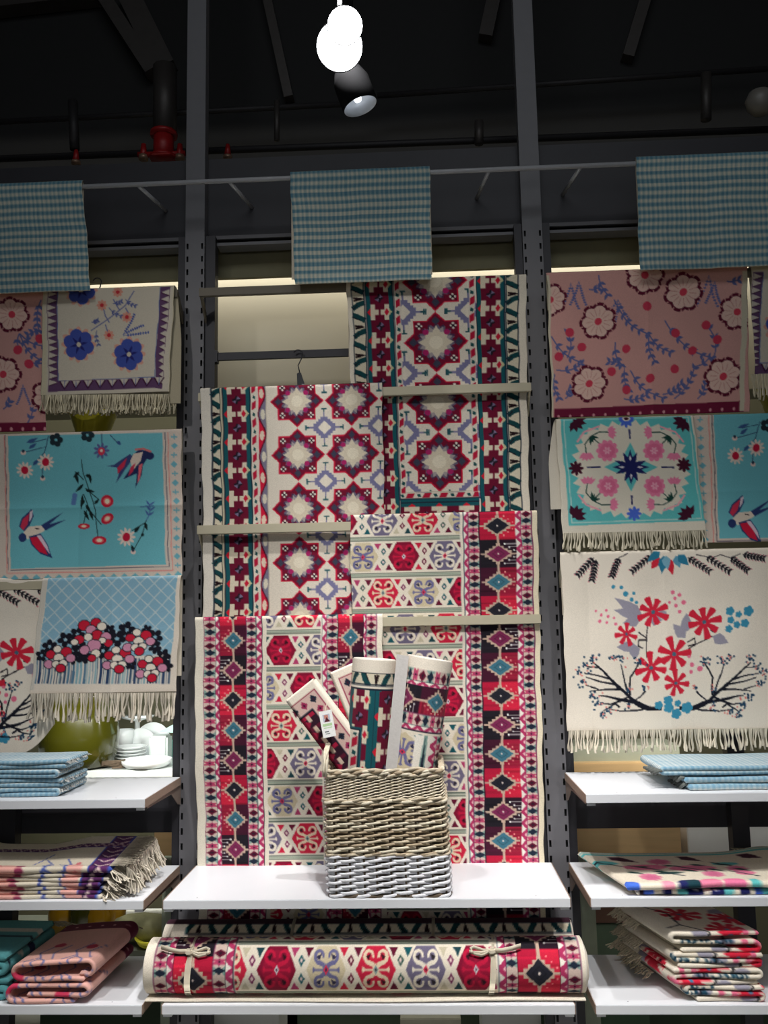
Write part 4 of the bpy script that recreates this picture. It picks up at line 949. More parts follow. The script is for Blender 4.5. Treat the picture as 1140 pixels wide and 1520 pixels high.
def tree_art(c, trees=True):
    for a in ((275, 60, 190, 150), (285, 70, 262, 175), (400, 60, 360, 155), (560, 50, 460, 130), (740, 60, 850, 130), (830, 55, 950, 130), (950, 60, 1040, 125), (1010, 45, 1120, 65)): fern(c, *a)
    c.line([(400, 60), (440, 40)], 4, (28, 24, 34)); c.line([(780, 45), (860, 62), (900, 45), (950, 62), (1000, 40)], 4, (28, 24, 34))
    for x0, y0, x1, y1, q in ((600, 60, 560, 115, (206, 40, 60)), (620, 50, 610, 140, (44, 120, 150)), (640, 60, 665, 145, (206, 40, 60)), (600, 30, 540, 80, (44, 120, 150)), (680, 50, 700, 110, (90, 150, 176)), (690, 45, 745, 100, (44, 120, 150)), (630, 50, 640, 120, (120, 170, 190))): c.leaf(x0, y0, x1, y1, 44, q)
    G2 = (150, 146, 160)
    for p in ((520, 350, 375, 260), (520, 350, 370, 320), (510, 370, 420, 385), (560, 370, 620, 370), (740, 430, 740, 335), (735, 460, 675, 390), (870, 450, 950, 485), (490, 500, 390, 505), (480, 490, 485, 570), (600, 350, 640, 330)): c.leaf(*p, 58, G2)
    BK = (34, 30, 36)
    for l in ([(548, 400), (540, 460), (545, 560)], [(500, 430), (540, 460)], [(545, 470), (500, 470), (500, 500), (525, 510)], [(870, 450), (790, 490), (750, 515)], [(745, 480), (780, 460), (785, 490), (750, 500)], [(860, 420), (880, 430)]): c.line(l, 6, BK)
    for x, y, r, n in ((572, 330, 76, 9), (830, 380, 82, 9), (438, 440, 58, 8), (682, 540, 84, 8), (565, 608, 78, 8), (695, 685, 66, 8)): blossom(c, x, y, r, max(7, n-1), rot=x*.013)
    P2 = (226, 110, 140)
    for x, y, r in ((670, 232, 10), (703, 245, 10), (680, 262, 9), (722, 282, 13), (684, 298, 10), (704, 328, 9), (652, 282, 8), (758, 552, 9), (772, 592, 12), (812, 612, 15), (768, 628, 10), (282, 325, 7), (333, 322, 8), (310, 345, 8), (345, 352, 9), (305, 376, 9), (340, 382, 8), (375, 360, 7), (385, 390, 8)): c.ell(x, y, r, r, P2, n=8)
    T2 = (58, 140, 170)
    for x, y, r in ((370, 205, 10), (410, 208, 9), (432, 240, 14), (474, 237, 8), (462, 268, 11), (486, 282, 9)): c.ell(x, y, r, r, T2, n=8)
    for x, y, r in ((957, 325, 20), (1050, 325, 24), (1002, 342, 15), (963, 370, 16), (1035, 385, 20), (993, 393, 16), (952, 413, 17)): c.flower(x, y, r*1.15, 5, T2, r*.5); c.ell(x, y, r*.5, r*.5, T2, n=8)
    if trees: tree(c, 450, 765, -1); tree(c, 890, 765, 1)
    for x, y, r in ((608, 795, 22), (655, 770, 24), (660, 808, 26), (706, 785, 18), (702, 838, 28), (755, 808, 30)): c.flower(x, y, r, 5, T2, r*.45); c.ell(x, y, r*.5, r*.5, T2, n=8)
tree_art(c)
t = hang('cotton_mat', c, (X0, 1.500), (.660, 1.480), ZT, 1.182, -.100, -.093, -.082, .4, 'large white mat with red blossoms between dark trees, lowest in the right bay', 'mat', 'white blossom tree mats', step=2.8, seedk=18, back=.2, ripple=.003, crease=[('v', 1.0, .004), ('v', .745, -.004)], back_col=(206, 196, 178))
strands('fringe', ((.662, -.083, 1.184), (1.478, -.083, 1.184)), .066, t, (222, 212, 192), sp=.0068, th=.0028, seed=7)
X0, ZT = -1.62, 1.734
c = cvpx(X0, ZT, 560, 660, WH); view(c, 0, 840, 3.8)
c.T = px_map(X0, ZT, -231, 856, 3.353, -.092); tree_art(c, False); c.T = px_map(X0, ZT, -270, 850, 3.353, -.092); tree(c, 890, 765, 1); c.T = px_map(X0, ZT, -231, 856, 3.353, -.092)
for x, y, r in ((958, 475, 26), (985, 500, 22), (930, 500, 24), (955, 520, 20), (990, 525, 20)): c.ell(x, y, r, r, (226, 110, 140), n=9)
hang('cotton_mat', c, (-1.62, -1.102), (-1.60, -1.085), ZT, 1.128, -.088, -.070, -.070, .3, 'white blossom tree mat with curled corner at the left frame edge', 'mat', 'white blossom tree mats', step=2.8, seedk=19, back=.0, corner=(.13, .10), back_col=(216, 206, 190), top=True)

# ---- folk mat, square with pink carnations (crop 800,600 x3.353)
X0, ZT = .664, 2.236
c = cvpx(X0, ZT, 480, 440, (226, 218, 200)); view(c, 800, 600, 3.353)
AQ2 = (96, 190, 190)
c.poly([(105, 75), (752, 60), (800, 580), (140, 605)], AQ2); c.poly([(118, 80), (742, 66), (788, 572), (152, 594)], (180, 214, 206)); c.poly([(124, 84), (736, 70), (782, 566), (158, 588)], AQ2)
pts = []
for k in range(64):
    t = 2*pi*k/64; q = 1+.055*(1 if k % 2 else -1); ax, ay = math.cos(t), math.sin(t); m_ = max(abs(ax), abs(ay)); rr = (.72+.28/m_)/1.06*q
    pts.append((447+ax*298*rr, 325+ay*246*rr))
c.poly(pts, (226, 218, 200))
for sx in (-1, 1):
    for sy in (-1, 1):
        x, y = 447+sx*150, 325+sy*0
        cx_, cy_ = 447+sx*(270 if sy > 0 else 262), 322+sy*222; MR = (66, 18, 42)
        for k in range(5):
            t = math.atan2(-sy, -sx)+(k-2)*.55; c.leaf(cx_+sx*12, cy_+sy*12, cx_+sx*12+62*math.cos(t), cy_+sy*12+56*math.sin(t), 30, MR)
        c.poly([(cx_+sx*20, cy_+sy*24), (cx_-sx*10, cy_+sy*18), (cx_+sx*18, cy_-sy*10)], MR)
        GG = (24, 66, 58); P3 = (234, 130, 164)
        A = (447+sx*115, 322+sy*88); B_ = (447+sx*215, 322+sy*66); C_ = (447+sx*92, 322+sy*178); D_ = (447+sx*195, 322+sy*158)
        c.line([D_, (447+sx*224, 322+sy*120), B_], 5, GG); c.line([D_, (447+sx*150, 322+sy*180), C_], 5, GG); c.line([D_, A], 5, GG)
        for k in range(4): c.leaf(D_[0], D_[1], D_[0]-sx*(40-14*k), D_[1]-sy*(8+12*k), 14, GG)
        c.flower(A[0], A[1], 54, 10, P3, 15); c.ell(A[0], A[1], 38, 36, (226, 112, 150), n=12); c.flower(A[0], A[1], 20, 6, (240, 170, 190), 5)
        for ex, ey in (B_, C_):
            up = ex == B_[0]
            for k in range(5):
                t = (-sy*pi/2 if up else (pi if sx > 0 else 0))+(k-2)*.5
                c.leaf(ex+(0 if up else sx*14), ey+(sy*10 if up else 0), ex+44*math.cos(t)*(1 if up else .8)+(0 if up else sx*8), ey+40*math.sin(t)*(.75 if up else 1)+0, 24, P3)
        c.line([(447+sx*150, 322+sy*208), (447+sx*225, 322+sy*180), (447+sx*262, 322+sy*130)], 9, (240, 170, 180))
NB = (30, 34, 92)
for k in range(4):
    t = k*pi/2; dx, dy = math.cos(t), math.sin(t)
    c.leaf(445, 315, 445+dx*132, 315+dy*122, 62, AQ2); 
    for s_ in (-.42, 0, .42): c.leaf(445, 315, 445+math.cos(t+s_)*(92-20*abs(s_)), 315+math.sin(t+s_)*(88-20*abs(s_)), 26, NB)
    c.leaf(445+dx*30, 315+dy*30, 445+dx*62, 315+dy*62, 10, (220, 216, 220)); c.line([(445+dx*150, 315+dy*140), (445+dx*216, 315+dy*186)], 8, NB)
for x, y, q in ((177, 320, (70, 20, 42)), (710, 303, (70, 20, 42)), (456, 546, (74, 106, 206)), (430, 85, (74, 106, 206))):
    c.flower(x, y, 36, 8, q, 8); c.ell(x, y, 13, 13, q, n=8)
c.ell(430, 75, 38, 26, (74, 106, 206)); c.ell(430, 75, 20, 14, (226, 216, 200)); c.ell(430, 75, 12, 9, (60, 20, 40))
t = hang('cotton_mat', c, (X0-.0, 1.130), (.672, 1.148), ZT, 1.838, -.102, -.098, -.094, .5, 'square cream folk mat with pink carnations and aqua frame, middle of the right bay', 'mat', None, seedk=20, back=.30, back_dx=-.028, back_col=(214, 206, 190))
strands('fringe', ((.674, -.096, 1.840), (1.148, -.096, 1.838)), .058, t, (208, 200, 178), sp=.0062, th=.0026, seed=8)

# =========================================================== FOLDED STACKS
def serp(xl, xr, z0, n, t, gap, start='L', open_first=0, wob=.0015, seed=0, ds=.005):
    """centre line of a cloth folded back and forth, bottom to top; start = side where the bottom layer ends free"""
    r = random.Random(seed); p = t+gap; pts = []; side = start
    for k in range(n):
        z = z0+t/2+k*p; a, b = (xl, xr) if side == 'L' else (xr, xl)
        sg = 1 if b > a else -1; R = p/2
        aa = a+sg*(R if k else open_first); bb = b-sg*(R if k < n-1 else 0)
        m = max(4, int(abs(bb-aa)/ds))
        for i in range(m+1):
            x = aa+(bb-aa)*i/m; pts.append((x, z+wob*math.sin(x*23+k+seed)*(1 if k else .2)))
        if k < n-1:
            for i in range(1, 6):
                th_ = -pi/2+pi*i/6; pts.append((bb+sg*R*math.cos(th_)*1.0, z+R+R*math.sin(th_)))
        side = 'R' if side == 'L' else 'L'
    return np.array(pts)
def ribbon(name, cl, t, y0, y1, cv, parent, m=None, dq=.005, shift=None, front_wob=.004, seed=0):
    """soft thick cloth: centre line cl in x-z, thickness t, rounded front fold at depth y0, back edge at y1.
    cv: dye pattern, u = length along the cloth (mm), v = distance back from the front fold (mm)"""
    N = len(cl); d = np.gradient(cl, axis=0); d /= np.linalg.norm(d, axis=1)[:, None]+1e-9
    nrm = np.stack([-d[:, 1], d[:, 0]], -1); s = np.r_[0, np.cumsum(np.linalg.norm(np.diff(cl, axis=0), axis=1))]
    h = t/2; ny = max(4, int((y1-y0-h)/dq)); ys = np.linspace(y1, y0+h, ny); th_ = np.linspace(0, pi, 8)[1:-1]
    off = np.r_[np.full(ny, h), h*np.cos(th_), np.full(ny, -h)]
    yy = np.r_[ys, y0+h-h*np.sin(th_), ys[::-1]]
    q = np.r_[(ys-(y0+h)), -th_*h*.5, -(ys[::-1]-(y0+h))-h*1.6]
    Mn = len(off); wob = front_wob*np.sin(s*19+seed*2.1)
    X = cl[:, :1]+nrm[:, :1]*off[None, :]; Z = cl[:, 1:]+nrm[:, 1:]*off[None, :]; Y = np.repeat(yy[None, :], N, 0)+wob[:, None]*np.clip(1-(yy-y0)/.08, 0, 1)[None, :]
    if shift is not None: X = X+shift*(Y-y0)
    Uu = np.repeat(s[:, None]*1000, Mn, 1); Vv_ = np.abs(np.repeat(q[None, :]*1000, N, 0))
    col = cv.sample(Uu, Vv_) if isinstance(cv, Cv) else np.tile(np.asarray(cv, float), (N, Mn, 1))
    P = np.stack([X, Y, Z], -1)
    e0 = P[:1].copy(); e1 = P[-1:].copy()
    for e_, k, sg in ((e0, 0, -1), (e1, -1, 1)):
        c_ = np.stack([np.repeat(cl[k, 0], Mn), e_[0, :, 1], np.repeat(cl[k, 1], Mn)], -1)
        c_[:, 0] += (e_[0, :, 0]-(cl[k, 0]+nrm[k, 0]*off)); e_[0] = c_; e_[0, :, 0] += sg*d[k, 0]*h*.6; e_[0, :, 2] += sg*d[k, 1]*h*.6
        e_[0, :, 1] = np.maximum(e_[0, :, 1], y0+h*.3)
    P = np.concatenate([e0, P, e1]); C_ = np.concatenate([col[:1], col, col[-1:]])
    Q = grid(Mn, N+2)
    back = np.stack([np.arange(N+1)*Mn, (np.arange(N+1)+1)*Mn, (np.arange(N+1)+2)*Mn-1, (np.arange(N+1)+1)*Mn-1], -1)
    return mesh_np(name, P.reshape(-1, 3), np.concatenate([Q, back]), m or M_LINEN, parent, C_.reshape(-1, 3))

# ---- gingham stack, left upper shelf
gs = gingham(1400, 360, 16, 16, 2.0)
BLUEG = gs; gs.a = np.clip(gs.a*.85+np.array([44, 48, 56]), 0, 240)
nm = ['lowest', 'second from the bottom', 'third from the bottom', 'topmost']
for k in range(4):
    z = ZU+.001+k*.0275; xr = at(88+(0, 4, -2, 8)[k], 1160, -.34).x; root = empty('folded_gingham', (-1.3, -.2, z), 'folded blue gingham cloth, %s of the upper left shelf stack' % nm[k], 'cloth', 'gingham stack on the upper left shelf')
    cl = serp(-1.62, xr, z, 2, .0118, .0012, 'R' if k % 2 else 'L', seed=k, wob=.0008); ribbon('folds', cl, .0118, -.352+.006*(k % 2), -.13-.01*k, gs, root, seed=k)
    strands('selvage', ((xr+.004, -.345, z+.020), (xr-.01, -.14, z+.020)), .016, root, (200, 200, 196), sp=.006, th=.0022, drop=(.55, 0, -.4), seed=20+k)
# ---- gingham stack, right upper shelf
for k, (px0, dz) in enumerate(((1019, .0), (1015, .019), (982, .040))):
    z = ZU+.001+dz; xl = at(px0, 1165, -.33).x
    root = empty('folded_gingham', (1.5, -.2, z), 'folded blue gingham cloth, %s on the upper right shelf' % ('lowest', 'middle', 'topmost and widest')[k], 'cloth', 'gingham stack on the upper right shelf')
    if k < 2: cl = serp(xl, 1.84, z, 1, .0165, .0, 'L', seed=k, wob=.0006); t_ = .0165
    else:
        t_ = .0125; cl = serp(xl, 1.84, z, 2, t_, .0008, 'R', seed=k, wob=.0008)
    ribbon('folds', cl, t_, -.368+.008*k, -.10, gs, root, seed=k+5)
    bm = bmesh.new()
    for j in range(5):
        y_ = -.34+.03*j; tube(bm, [(xl+.01, y_, z+.012), (xl-.012, y_-.01, z+.016-.003*j), (xl-.022, y_, z+.004), (xl-.008, y_+.01, z+.002)], [.003, .006, .005, .002], 6)
    finish('tucked_end', bm, mat('shaded_gingham_edge', (96, 100, 96), .9, 0, .3, 200, .4), root, True)  # dark tone paints the shade on the tucked fold ends

# ---- cream fringed stack, left middle shelf
def cream_fold_cv(off, seed):
    c = Cv(1500, 330, (218, 208, 188), 2.0); r_ = random.Random(seed)
    def P(x): return x
    for base in (0, 640, 1280):
        x0 = base+off
        c.rect(x0, -5, x0+62, 330, (96, 52, 96)); c.rect(x0-5, -5, x0, 330, (60, 80, 160)); c.rect(x0+62, -5, x0+67, 330, (60, 80, 160))
        for k in range(14): c.poly([(x0+4, k*26), (x0+58, k*26+13), (x0+58, k*26+20), (x0+4, k*26+7)], (216, 190, 180)); c.line([(x0+2, k*26+14), (x0+30, k*26+22), (x0+60, k*26+4)], 4, (50, 24, 70))
    return c
z = ZM+.001; lay = [(1, .0115, 153), (1, .0115, 150), (1, .0115, 158), (1, .0125, 150), (1, .0125, 162), (1, .0125, 152), (1, .0195, 165)]
for k, (n, t_, xe) in enumerate(lay):
    xr = at(xe, 1300, -.37).x; c = Cv(1000, 330, (214, 204, 184), 2.0)
    pp = {0: 45, 1: 42, 2: 44, 3: 42, 4: 36, 5: 36, 6: 30}[k]
    L_mm = (xr+1.66)*1000; bx0 = L_mm-pp-68
    bx0 = (at((114, 117, 119, 120, 122, 121, 132)[k], 1300, -.38).x+1.66)*1000; bw = 62
    c.rect(bx0, 0, bx0+bw, 330, (86, 40, 88)); c.rect(bx0-5, 0, bx0+2, 330, (58, 80, 160)); c.rect(bx0+bw-3, 0, bx0+bw+4, 330, (58, 80, 160))
    for j in range(-1, 8):
        c.line([(bx0+4, 30+j*34-10), (bx0+30, 4+j*34), (bx0+58, 26+j*34)], 6, (222, 196, 190)); c.line([(bx0+2, 20+j*34), (bx0+34, -8+j*34)], 5, (48, 22, 66))
    r_ = random.Random(k); sx_ = (at(68, 1300, -.38).x+1.66)*1000+r_.uniform(-14, 6)
    c.line([(sx_, -4), (sx_-16, 10), (sx_+6, 20), (sx_-24, 60)], 5, (76, 92, 164)); c.line([(sx_-14, 4), (sx_+16, 14)], 5, (76, 92, 164)); c.line([(sx_+46, -4), (sx_+66, 16), (sx_+40, 60)], 5, (76, 92, 164)); c.line([(sx_+70, 6), (sx_+30, 14)], 4, (76, 92, 164))
    qx = sx_-130+r_.uniform(-10, 10); c.ell(qx, 4, 44, 14, (222, 164, 152)); c.ell(qx-30, 10, 12, 8, (206, 110, 116)); c.ell(qx+40, 8, 14, 7, (150, 60, 90)); c.ell(sx_+84, 4, 26, 13, (224, 168, 158)); c.ell(sx_+88, 20, 8, 12, (210, 120, 124))
    c.rect(0, 150, 1000, 176, (86, 40, 88)); c.rect(0, 146, 1000, 150, (58, 80, 160))
    for j in range(34): c.line([(j*30, 176), (j*30+14, 152), (j*30+28, 176)], 4, (210, 190, 180))
    if k == 6: c.ell(bx0-420, 120, 70, 44, (52, 62, 140)); c.ell(bx0-540, 96, 60, 40, (52, 62, 140)); c.line([(bx0-300, 20), (bx0-340, 120)], 5, (76, 92, 164)); c.line([(bx0-180, 20), (bx0-150, 110)], 5, (76, 92, 164))
    nX = max(8, int((xr+1.66)/.005)); xs_ = np.linspace(-1.66, xr, nX)
    zz_ = np.full(nX, z+t_/2)+.0008*np.sin(xs_*20+k)
    if k == 6: zz_ = zz_+.0
    root = empty('folded_cream_mat', (-1.3, -.2, z), 'folded cream mat, %s in the fringed stack on the middle left shelf' % ('lowest', 'second from bottom', 'third from bottom', 'fourth from bottom', 'third from top', 'second from top', 'topmost')[k], 'mat', 'cream fringed stack')
    o_ = ribbon('folds', np.stack([xs_, zz_], -1), t_*.96, -.386+.004*(k % 3), -.14, c, root, seed=k)
    if k == 6:   # the top one humps up towards the back and left
        me = o_.data; co = np.empty(len(me.vertices)*3, np.float32); me.vertices.foreach_get('co', co); co = co.reshape(-1, 3)
        f = np.clip((co[:, 1]+.36)/.22, 0, 1); co[:, 2] += f*(.010+.030*np.exp(-((co[:, 0]+1.29)/.055)**2)+.022*np.clip((co[:, 0]+1.03)/.12, 0, 1)); me.vertices.foreach_set('co', co.ravel()); me.update()
    if k in (0, 2, 4, 6):
        dz = t_/2
        strands('fringe', ((xr-.004, -.382, z+dz), (xr+.004, -.15, z+dz+(.025 if k == 6 else 0))), .058 if k < 6 else .075, root, (224, 214, 196), sp=.0018, th=.0020, drop=(.72, -.05, -.46 if k else -.14), seed=30+k, wig=.011)
        if k == 6: strands('hanging_fringe', ((xr+.048, -.372, z+dz+.004), (xr+.062, -.13, z+dz+.030)), .085, root, (214, 204, 186), sp=.0018, th=.0020, drop=(.16, -.02, -.85), seed=90, wig=.010); strands('top_fringe', ((xr-.002, -.376, z+dz+.010), (xr+.004, -.14, z+dz+.040)), .062, root, (206, 196, 176), sp=.0016, th=.0022, drop=(.95, 0, .02), seed=91, wig=.006)
    z += t_
ZCT = z

# ---- pink folded mats, left lowest shelf
def pink_fold(seed):
    c = Cv(1100, 330, (224, 172, 160), 2.0); r_ = random.Random(seed)
    for j in range(9):
        x = 40+j*118+r_.uniform(-20, 20)
        c.line([(x, 0), (x+18, 24), (x-6, 70), (x+26, 130)], 4.5, (92, 104, 158)); c.line([(x-24, 4), (x+10, 30)], 4, (92, 104, 158)); c.line([(x+18, 20), (x+44, 0)], 4, (92, 104, 158))
        c.ell(x+62, 4, 22, 22, (206, 60, 92), n=10) if j % 3 == 1 else None; c.ell(x+30, 100+r_.uniform(-20, 40), 18, 18, (190, 60, 84), n=10)
        c.line([(x+60, 10), (x+40, 60), (x+70, 120)], 4, (92, 104, 158))
    c.rect(0, 262, 1100, 330, (108, 28, 56))
    for j in range(26): c.ell(j*42, 292, 5, 5, (214, 150, 156), n=6)
    return c
xl, xr = at(13, 1480, -.39).x, at(132, 1480, -.39).x
root = empty('folded_pink_mat', ((xl+xr)/2, -.2, ZL), 'folded pink floral mat, lower one on the lowest left shelf', 'mat', 'folded pink mats')
cl = np.array([(xr-.045-(xr-.045-xl-.016)*i/40, ZL+.0075) for i in range(41)]+[(xl+.015-.019*math.sin(pi*i/7), ZL+.0275-.020*math.cos(pi*i/7)) for i in range(1, 7)]
              + [(xl+.016+(xr-xl-.034)*i/50, ZL+.0475+.004*(i/50)) for i in range(51)]+[(xr-.017+.017*math.sin(pi*i/7), ZL+.0385+.0125*math.cos(pi*i/7)) for i in range(1, 7)]+[(xr-.018-(xr-xl-.075)*i/40, ZL+.0248) for i in range(41)])
ribbon('folds', cl, .0125, -.395, -.06, pink_fold(1), root, seed=1, dq=.005, shift=.05)
zz0 = ZL+.060
root = empty('folded_pink_mat', ((xl+xr)/2, -.2, zz0), 'folded pink floral mat with maroon band, upper one on the lowest left shelf', 'mat', 'folded pink mats')
xl2, xr2 = at(19, 1440, -.39).x, at(139, 1430, -.39).x
cl = np.array([(xr2-.030-(xr2-xl2-.048)*i/50, zz0+.0075+.003*math.sin(i*.12)) for i in range(51)]+[(xl2+.018-.020*math.sin(pi*i/7), zz0+.0265-.0185*math.cos(pi*i/7)) for i in range(1, 7)]
              + [(xl2+.018+(xr2-xl2-.040)*i/50, zz0+.0455+.012*math.sin(pi*.5*i/50)) for i in range(51)]+[(xr2-.022+.020*math.sin(pi*i/9*1.1), zz0+.0375+.020*math.cos(pi*i/9*1.1)) for i in range(1, 9)]+[(xr2-.030-.010*i, zz0+.0225-.0006*i) for i in range(2)])
ribbon('folds', cl, .0130, -.392, -.055, pink_fold(2), root, seed=2, dq=.005, shift=.06)
strands('fringe', ((xl2+.05, -.060, zz0+.055), (xr2+.01, -.060, zz0+.055)), .05, root, (196, 182, 160), sp=.004, drop=(.35, .5, -.5), seed=44)
# ---- aqua folded mat at the left frame edge
c = Cv(800, 330, (92, 160, 164), 2.0)
for j in range(8): c.ell(120+j*95, 40+(j*53) % 200, 30, 22, (214, 206, 196), n=10); c.ell(124+j*95, 40+(j*53) % 200, 10, 10, (206, 40, 70), n=8); c.line([(90+j*95, 20+(j*31) % 150), (160+j*95, 120+(j*31) % 150)], 7, (34, 46, 60)); c.leaf(60+j*95, 150, 130+j*95, 190, 34, (34, 40, 80))
xr = at(22, 1470, -.35).x-.018
for k in range(2):
    root = empty('folded_aqua_mat', (-1.5, -.2, ZL), 'folded aqua swallow mat, %s of the two at the left frame edge' % ('lower', 'upper')[k], 'mat', 'folded aqua mats')
    cl = serp(-1.64, xr-.01*k, ZL+.001+k*.066, 3, .019, .002, 'L', seed=8+k, wob=.001); ribbon('folds', cl, .019, -.37, -.06, c, root, seed=9+k, shift=.05)
strands('fringe', ((-1.55, -.065, ZL+.13), (xr+.05, -.060, ZL+.125)), .07, root, (176, 166, 140), sp=.004, drop=(.5, .4, -.35), seed=45)

# ---- folk mats, right middle shelf
def folk_fold(seed, navy):
    c = Cv(900, 330, (226, 216, 196), 2.0); O = at(905, 1300, -.38).x
    def X(px_): return (at(px_, 1300, -.38).x-FX0)*1000
    return c, X
FX0 = at(946, 1322, -.38).x
c, X_ = folk_fold(1, True)
for px_, q in ((955, (40, 26, 44)), (962, (66, 100, 200)), (990, (30, 34, 92)), (1012, AQ2), (1030, (30, 34, 92)), (1062, (30, 34, 92)), (1080, AQ2), (1104, (30, 34, 92)), (1125, (66, 100, 200)), (1136, AQ2)): c.ell(X_(px_), 0, 26 if px_ in (1030, 1062) else 15, 14, q, n=12)
for px_ in (1032, 1060): c.ell(X_(px_), 0, 9, 5, (220, 216, 226), n=8)
c.ell(X_(1047), 0, 12, 14, (228, 216, 200), n=8)
root = empty('folded_folk_mat', (1.2, -.2, ZM), 'folded folk mat with navy motifs, lower one on the middle right shelf', 'mat', 'folded folk mats')
ribbon('folds', np.stack([np.linspace(FX0, 1.82, 140), ZM+.0085+.0006*np.sin(np.linspace(0, 30, 140))], -1), .0150, -.385, -.08, c, root, seed=3)
FX0 = at(932, 1308, -.39).x
c, X_ = folk_fold(2, False)
for px_, q, r_x in ((936, (70, 110, 210), 22), (1020, (30, 34, 92), 30), (1028, (24, 60, 70), 20), (1054, (232, 130, 160), 30), (1090, (232, 120, 160), 34), (1118, AQ2, 9), (1124, AQ2, 7), (990, (232, 150, 170), 18)): c.ell(X_(px_), 6, r_x, 18, q, n=12)
for px_, v_, q, r_x, r_y in ((985, 150, (220, 120, 150), 60, 26), (1050, 130, (220, 120, 150), 70, 28), (1105, 170, AQ2, 40, 16), (940, 190, AQ2, 30, 20), (1010, 90, (24, 60, 60), 40, 10), (1120, 80, (220, 120, 150), 30, 20)): c.ell(X_(px_), v_, r_x, r_y, q, n=12); c.line([(X_(px_)-40, v_+20), (X_(px_)+30, v_-30)], 6, (26, 40, 50))
for px_, v_ in ((975, 60), (1012, 200), (1070, 70), (1115, 120)): c.flower(X_(px_), v_, 32, 9, (214, 120, 150), 9); c.ell(X_(px_), v_, 18, 17, (204, 104, 140), n=10)
for k in range(9): c.leaf(X_(950+k*20), 110+(k*47) % 90, X_(950+k*20)+46, 90+(k*61) % 120, 16, (26, 66, 60))
c.rect(0, 262, 900, 276, AQ2); c.rect(0, 284, 900, 290, AQ2)
for k in range(4): c.leaf(40+k*180, 250, 100+k*180, 200, 40, (66, 18, 42))
root = empty('folded_folk_mat', (1.2, -.2, ZM+.02), 'folded folk mat with pink flowers, upper one on the middle right shelf', 'mat', 'folded folk mats')
xx = np.linspace(FX0, 1.82, 140); f_ = np.clip((xx-FX0)/.9, 0, 1)
o_ = ribbon('folds', np.stack([xx, ZM+.0265+.012*f_+.002*np.sin(xx*14)], -1), .0170, -.395, -.09, c, root, seed=4, shift=0)
me = o_.data; co = np.empty(len(me.vertices)*3, np.float32); me.vertices.foreach_get('co', co); co = co.reshape(-1, 3)
b_ = np.clip((co[:, 1]+.36)/.27, 0, 1); lf = np.exp(-((co[:, 0]-FX0)/.12)**1); co[:, 0] -= .085*b_*lf; co[:, 2] += b_*(.004+.014*lf+.020*np.exp(-((co[:, 0]-1.26)/.10)**2)); me.vertices.foreach_set('co', co.ravel()); me.update()
strands('fringe', ((1.16, -.095, ZM+.060), (1.6, -.095, ZM+.050)), .05, root, (190, 178, 150), sp=.004, drop=(.4, .2, -.25), seed=46)

# ---- white blossom stack, right lowest shelf: four mats folded in loops
def blossom_fold(seed):
    c = Cv(1300, 340, (230, 220, 202), 2.0); r_ = random.Random(seed)
    for base in (0, 430, 860):
        x = base+210+r_.uniform(-30, 30); blossom(c, x, 12, 56, 9, ctr=(60, 120, 150)); blossom(c, x+70, 110, 64, 9, rot=.5); blossom(c, x-60, 150, 60, 8, rot=.9)
        c.ell(x+44, 3, 9, 9, (226, 110, 140)); c.ell(x+80, 6, 8, 8, (226, 110, 140)); c.ell(x-90, 2, 22, 8, (150, 146, 160)); c.ell(x+130, 10, 26, 14, (150, 146, 160))
        for j in range(16): c.ell(x+120+j*9+r_.gauss(0, 3), 4+r_.uniform(-4, 10), 5, 5, (30, 70, 90), n=6)
        c.line([(x-60, 0), (x-110, 60), (x-90, 160), (x-140, 240)], 6, (24, 24, 34)); c.line([(x-110, 60), (x-160, 30)], 5, (24, 24, 34)); c.line([(x+140, 0), (x+100, 80)], 6, (24, 24, 34))
        c.leaf(x+30, 150, x+110, 200, 40, (150, 146, 160))
    return c
def side_tree(c):
    r_ = random.Random(4)
    return c
xl, xr = at(1003, 1470, -.37).x, at(1132, 1470, -.37).x; z = ZL+.001
specs = [(xl+.030, xr-.002, .044, 'lowest'), (xl-.002, xr-.004, .044, 'second from the bottom'), (xl+.004, xr+.003, .040, 'third from the bottom'), (xl-.002, xr, .058, 'topmost')]
for k, (a, b, h_, nm_) in enumerate(specs):
    root = empty('folded_blossom_mat', ((a+b)/2, -.2, z), 'folded white blossom mat, %s on the lowest right shelf' % nm_, 'mat', 'folded white blossom mats')
    t_ = .0125; g_ = (h_-3*t_)/2
    cl = serp(a-.0, b, z, 3, t_, g_, 'L' if k != 1 else 'R', open_first=.030 if k in (0, 3) else .010, seed=k+3, wob=.001)
    ribbon('folds', cl, t_, -.385+.004*k, -.085, blossom_fold(k), root, seed=k, shift=-.28)
    strands('fringe', ((a-.10, -.10, z+h_*.8), (a+.02, -.09, z+h_*.8)), .06, root, (206, 194, 168), sp=.003, drop=(-.35, .3, -.55), seed=50+k)
    strands('side_fringe', ((a-.062, -.25, z+h_*.7), (a-.105, -.10, z+h_*.7)), .035, root, (210, 198, 172), sp=.004, drop=(-.6, .0, -.5), seed=60+k)
    z += h_

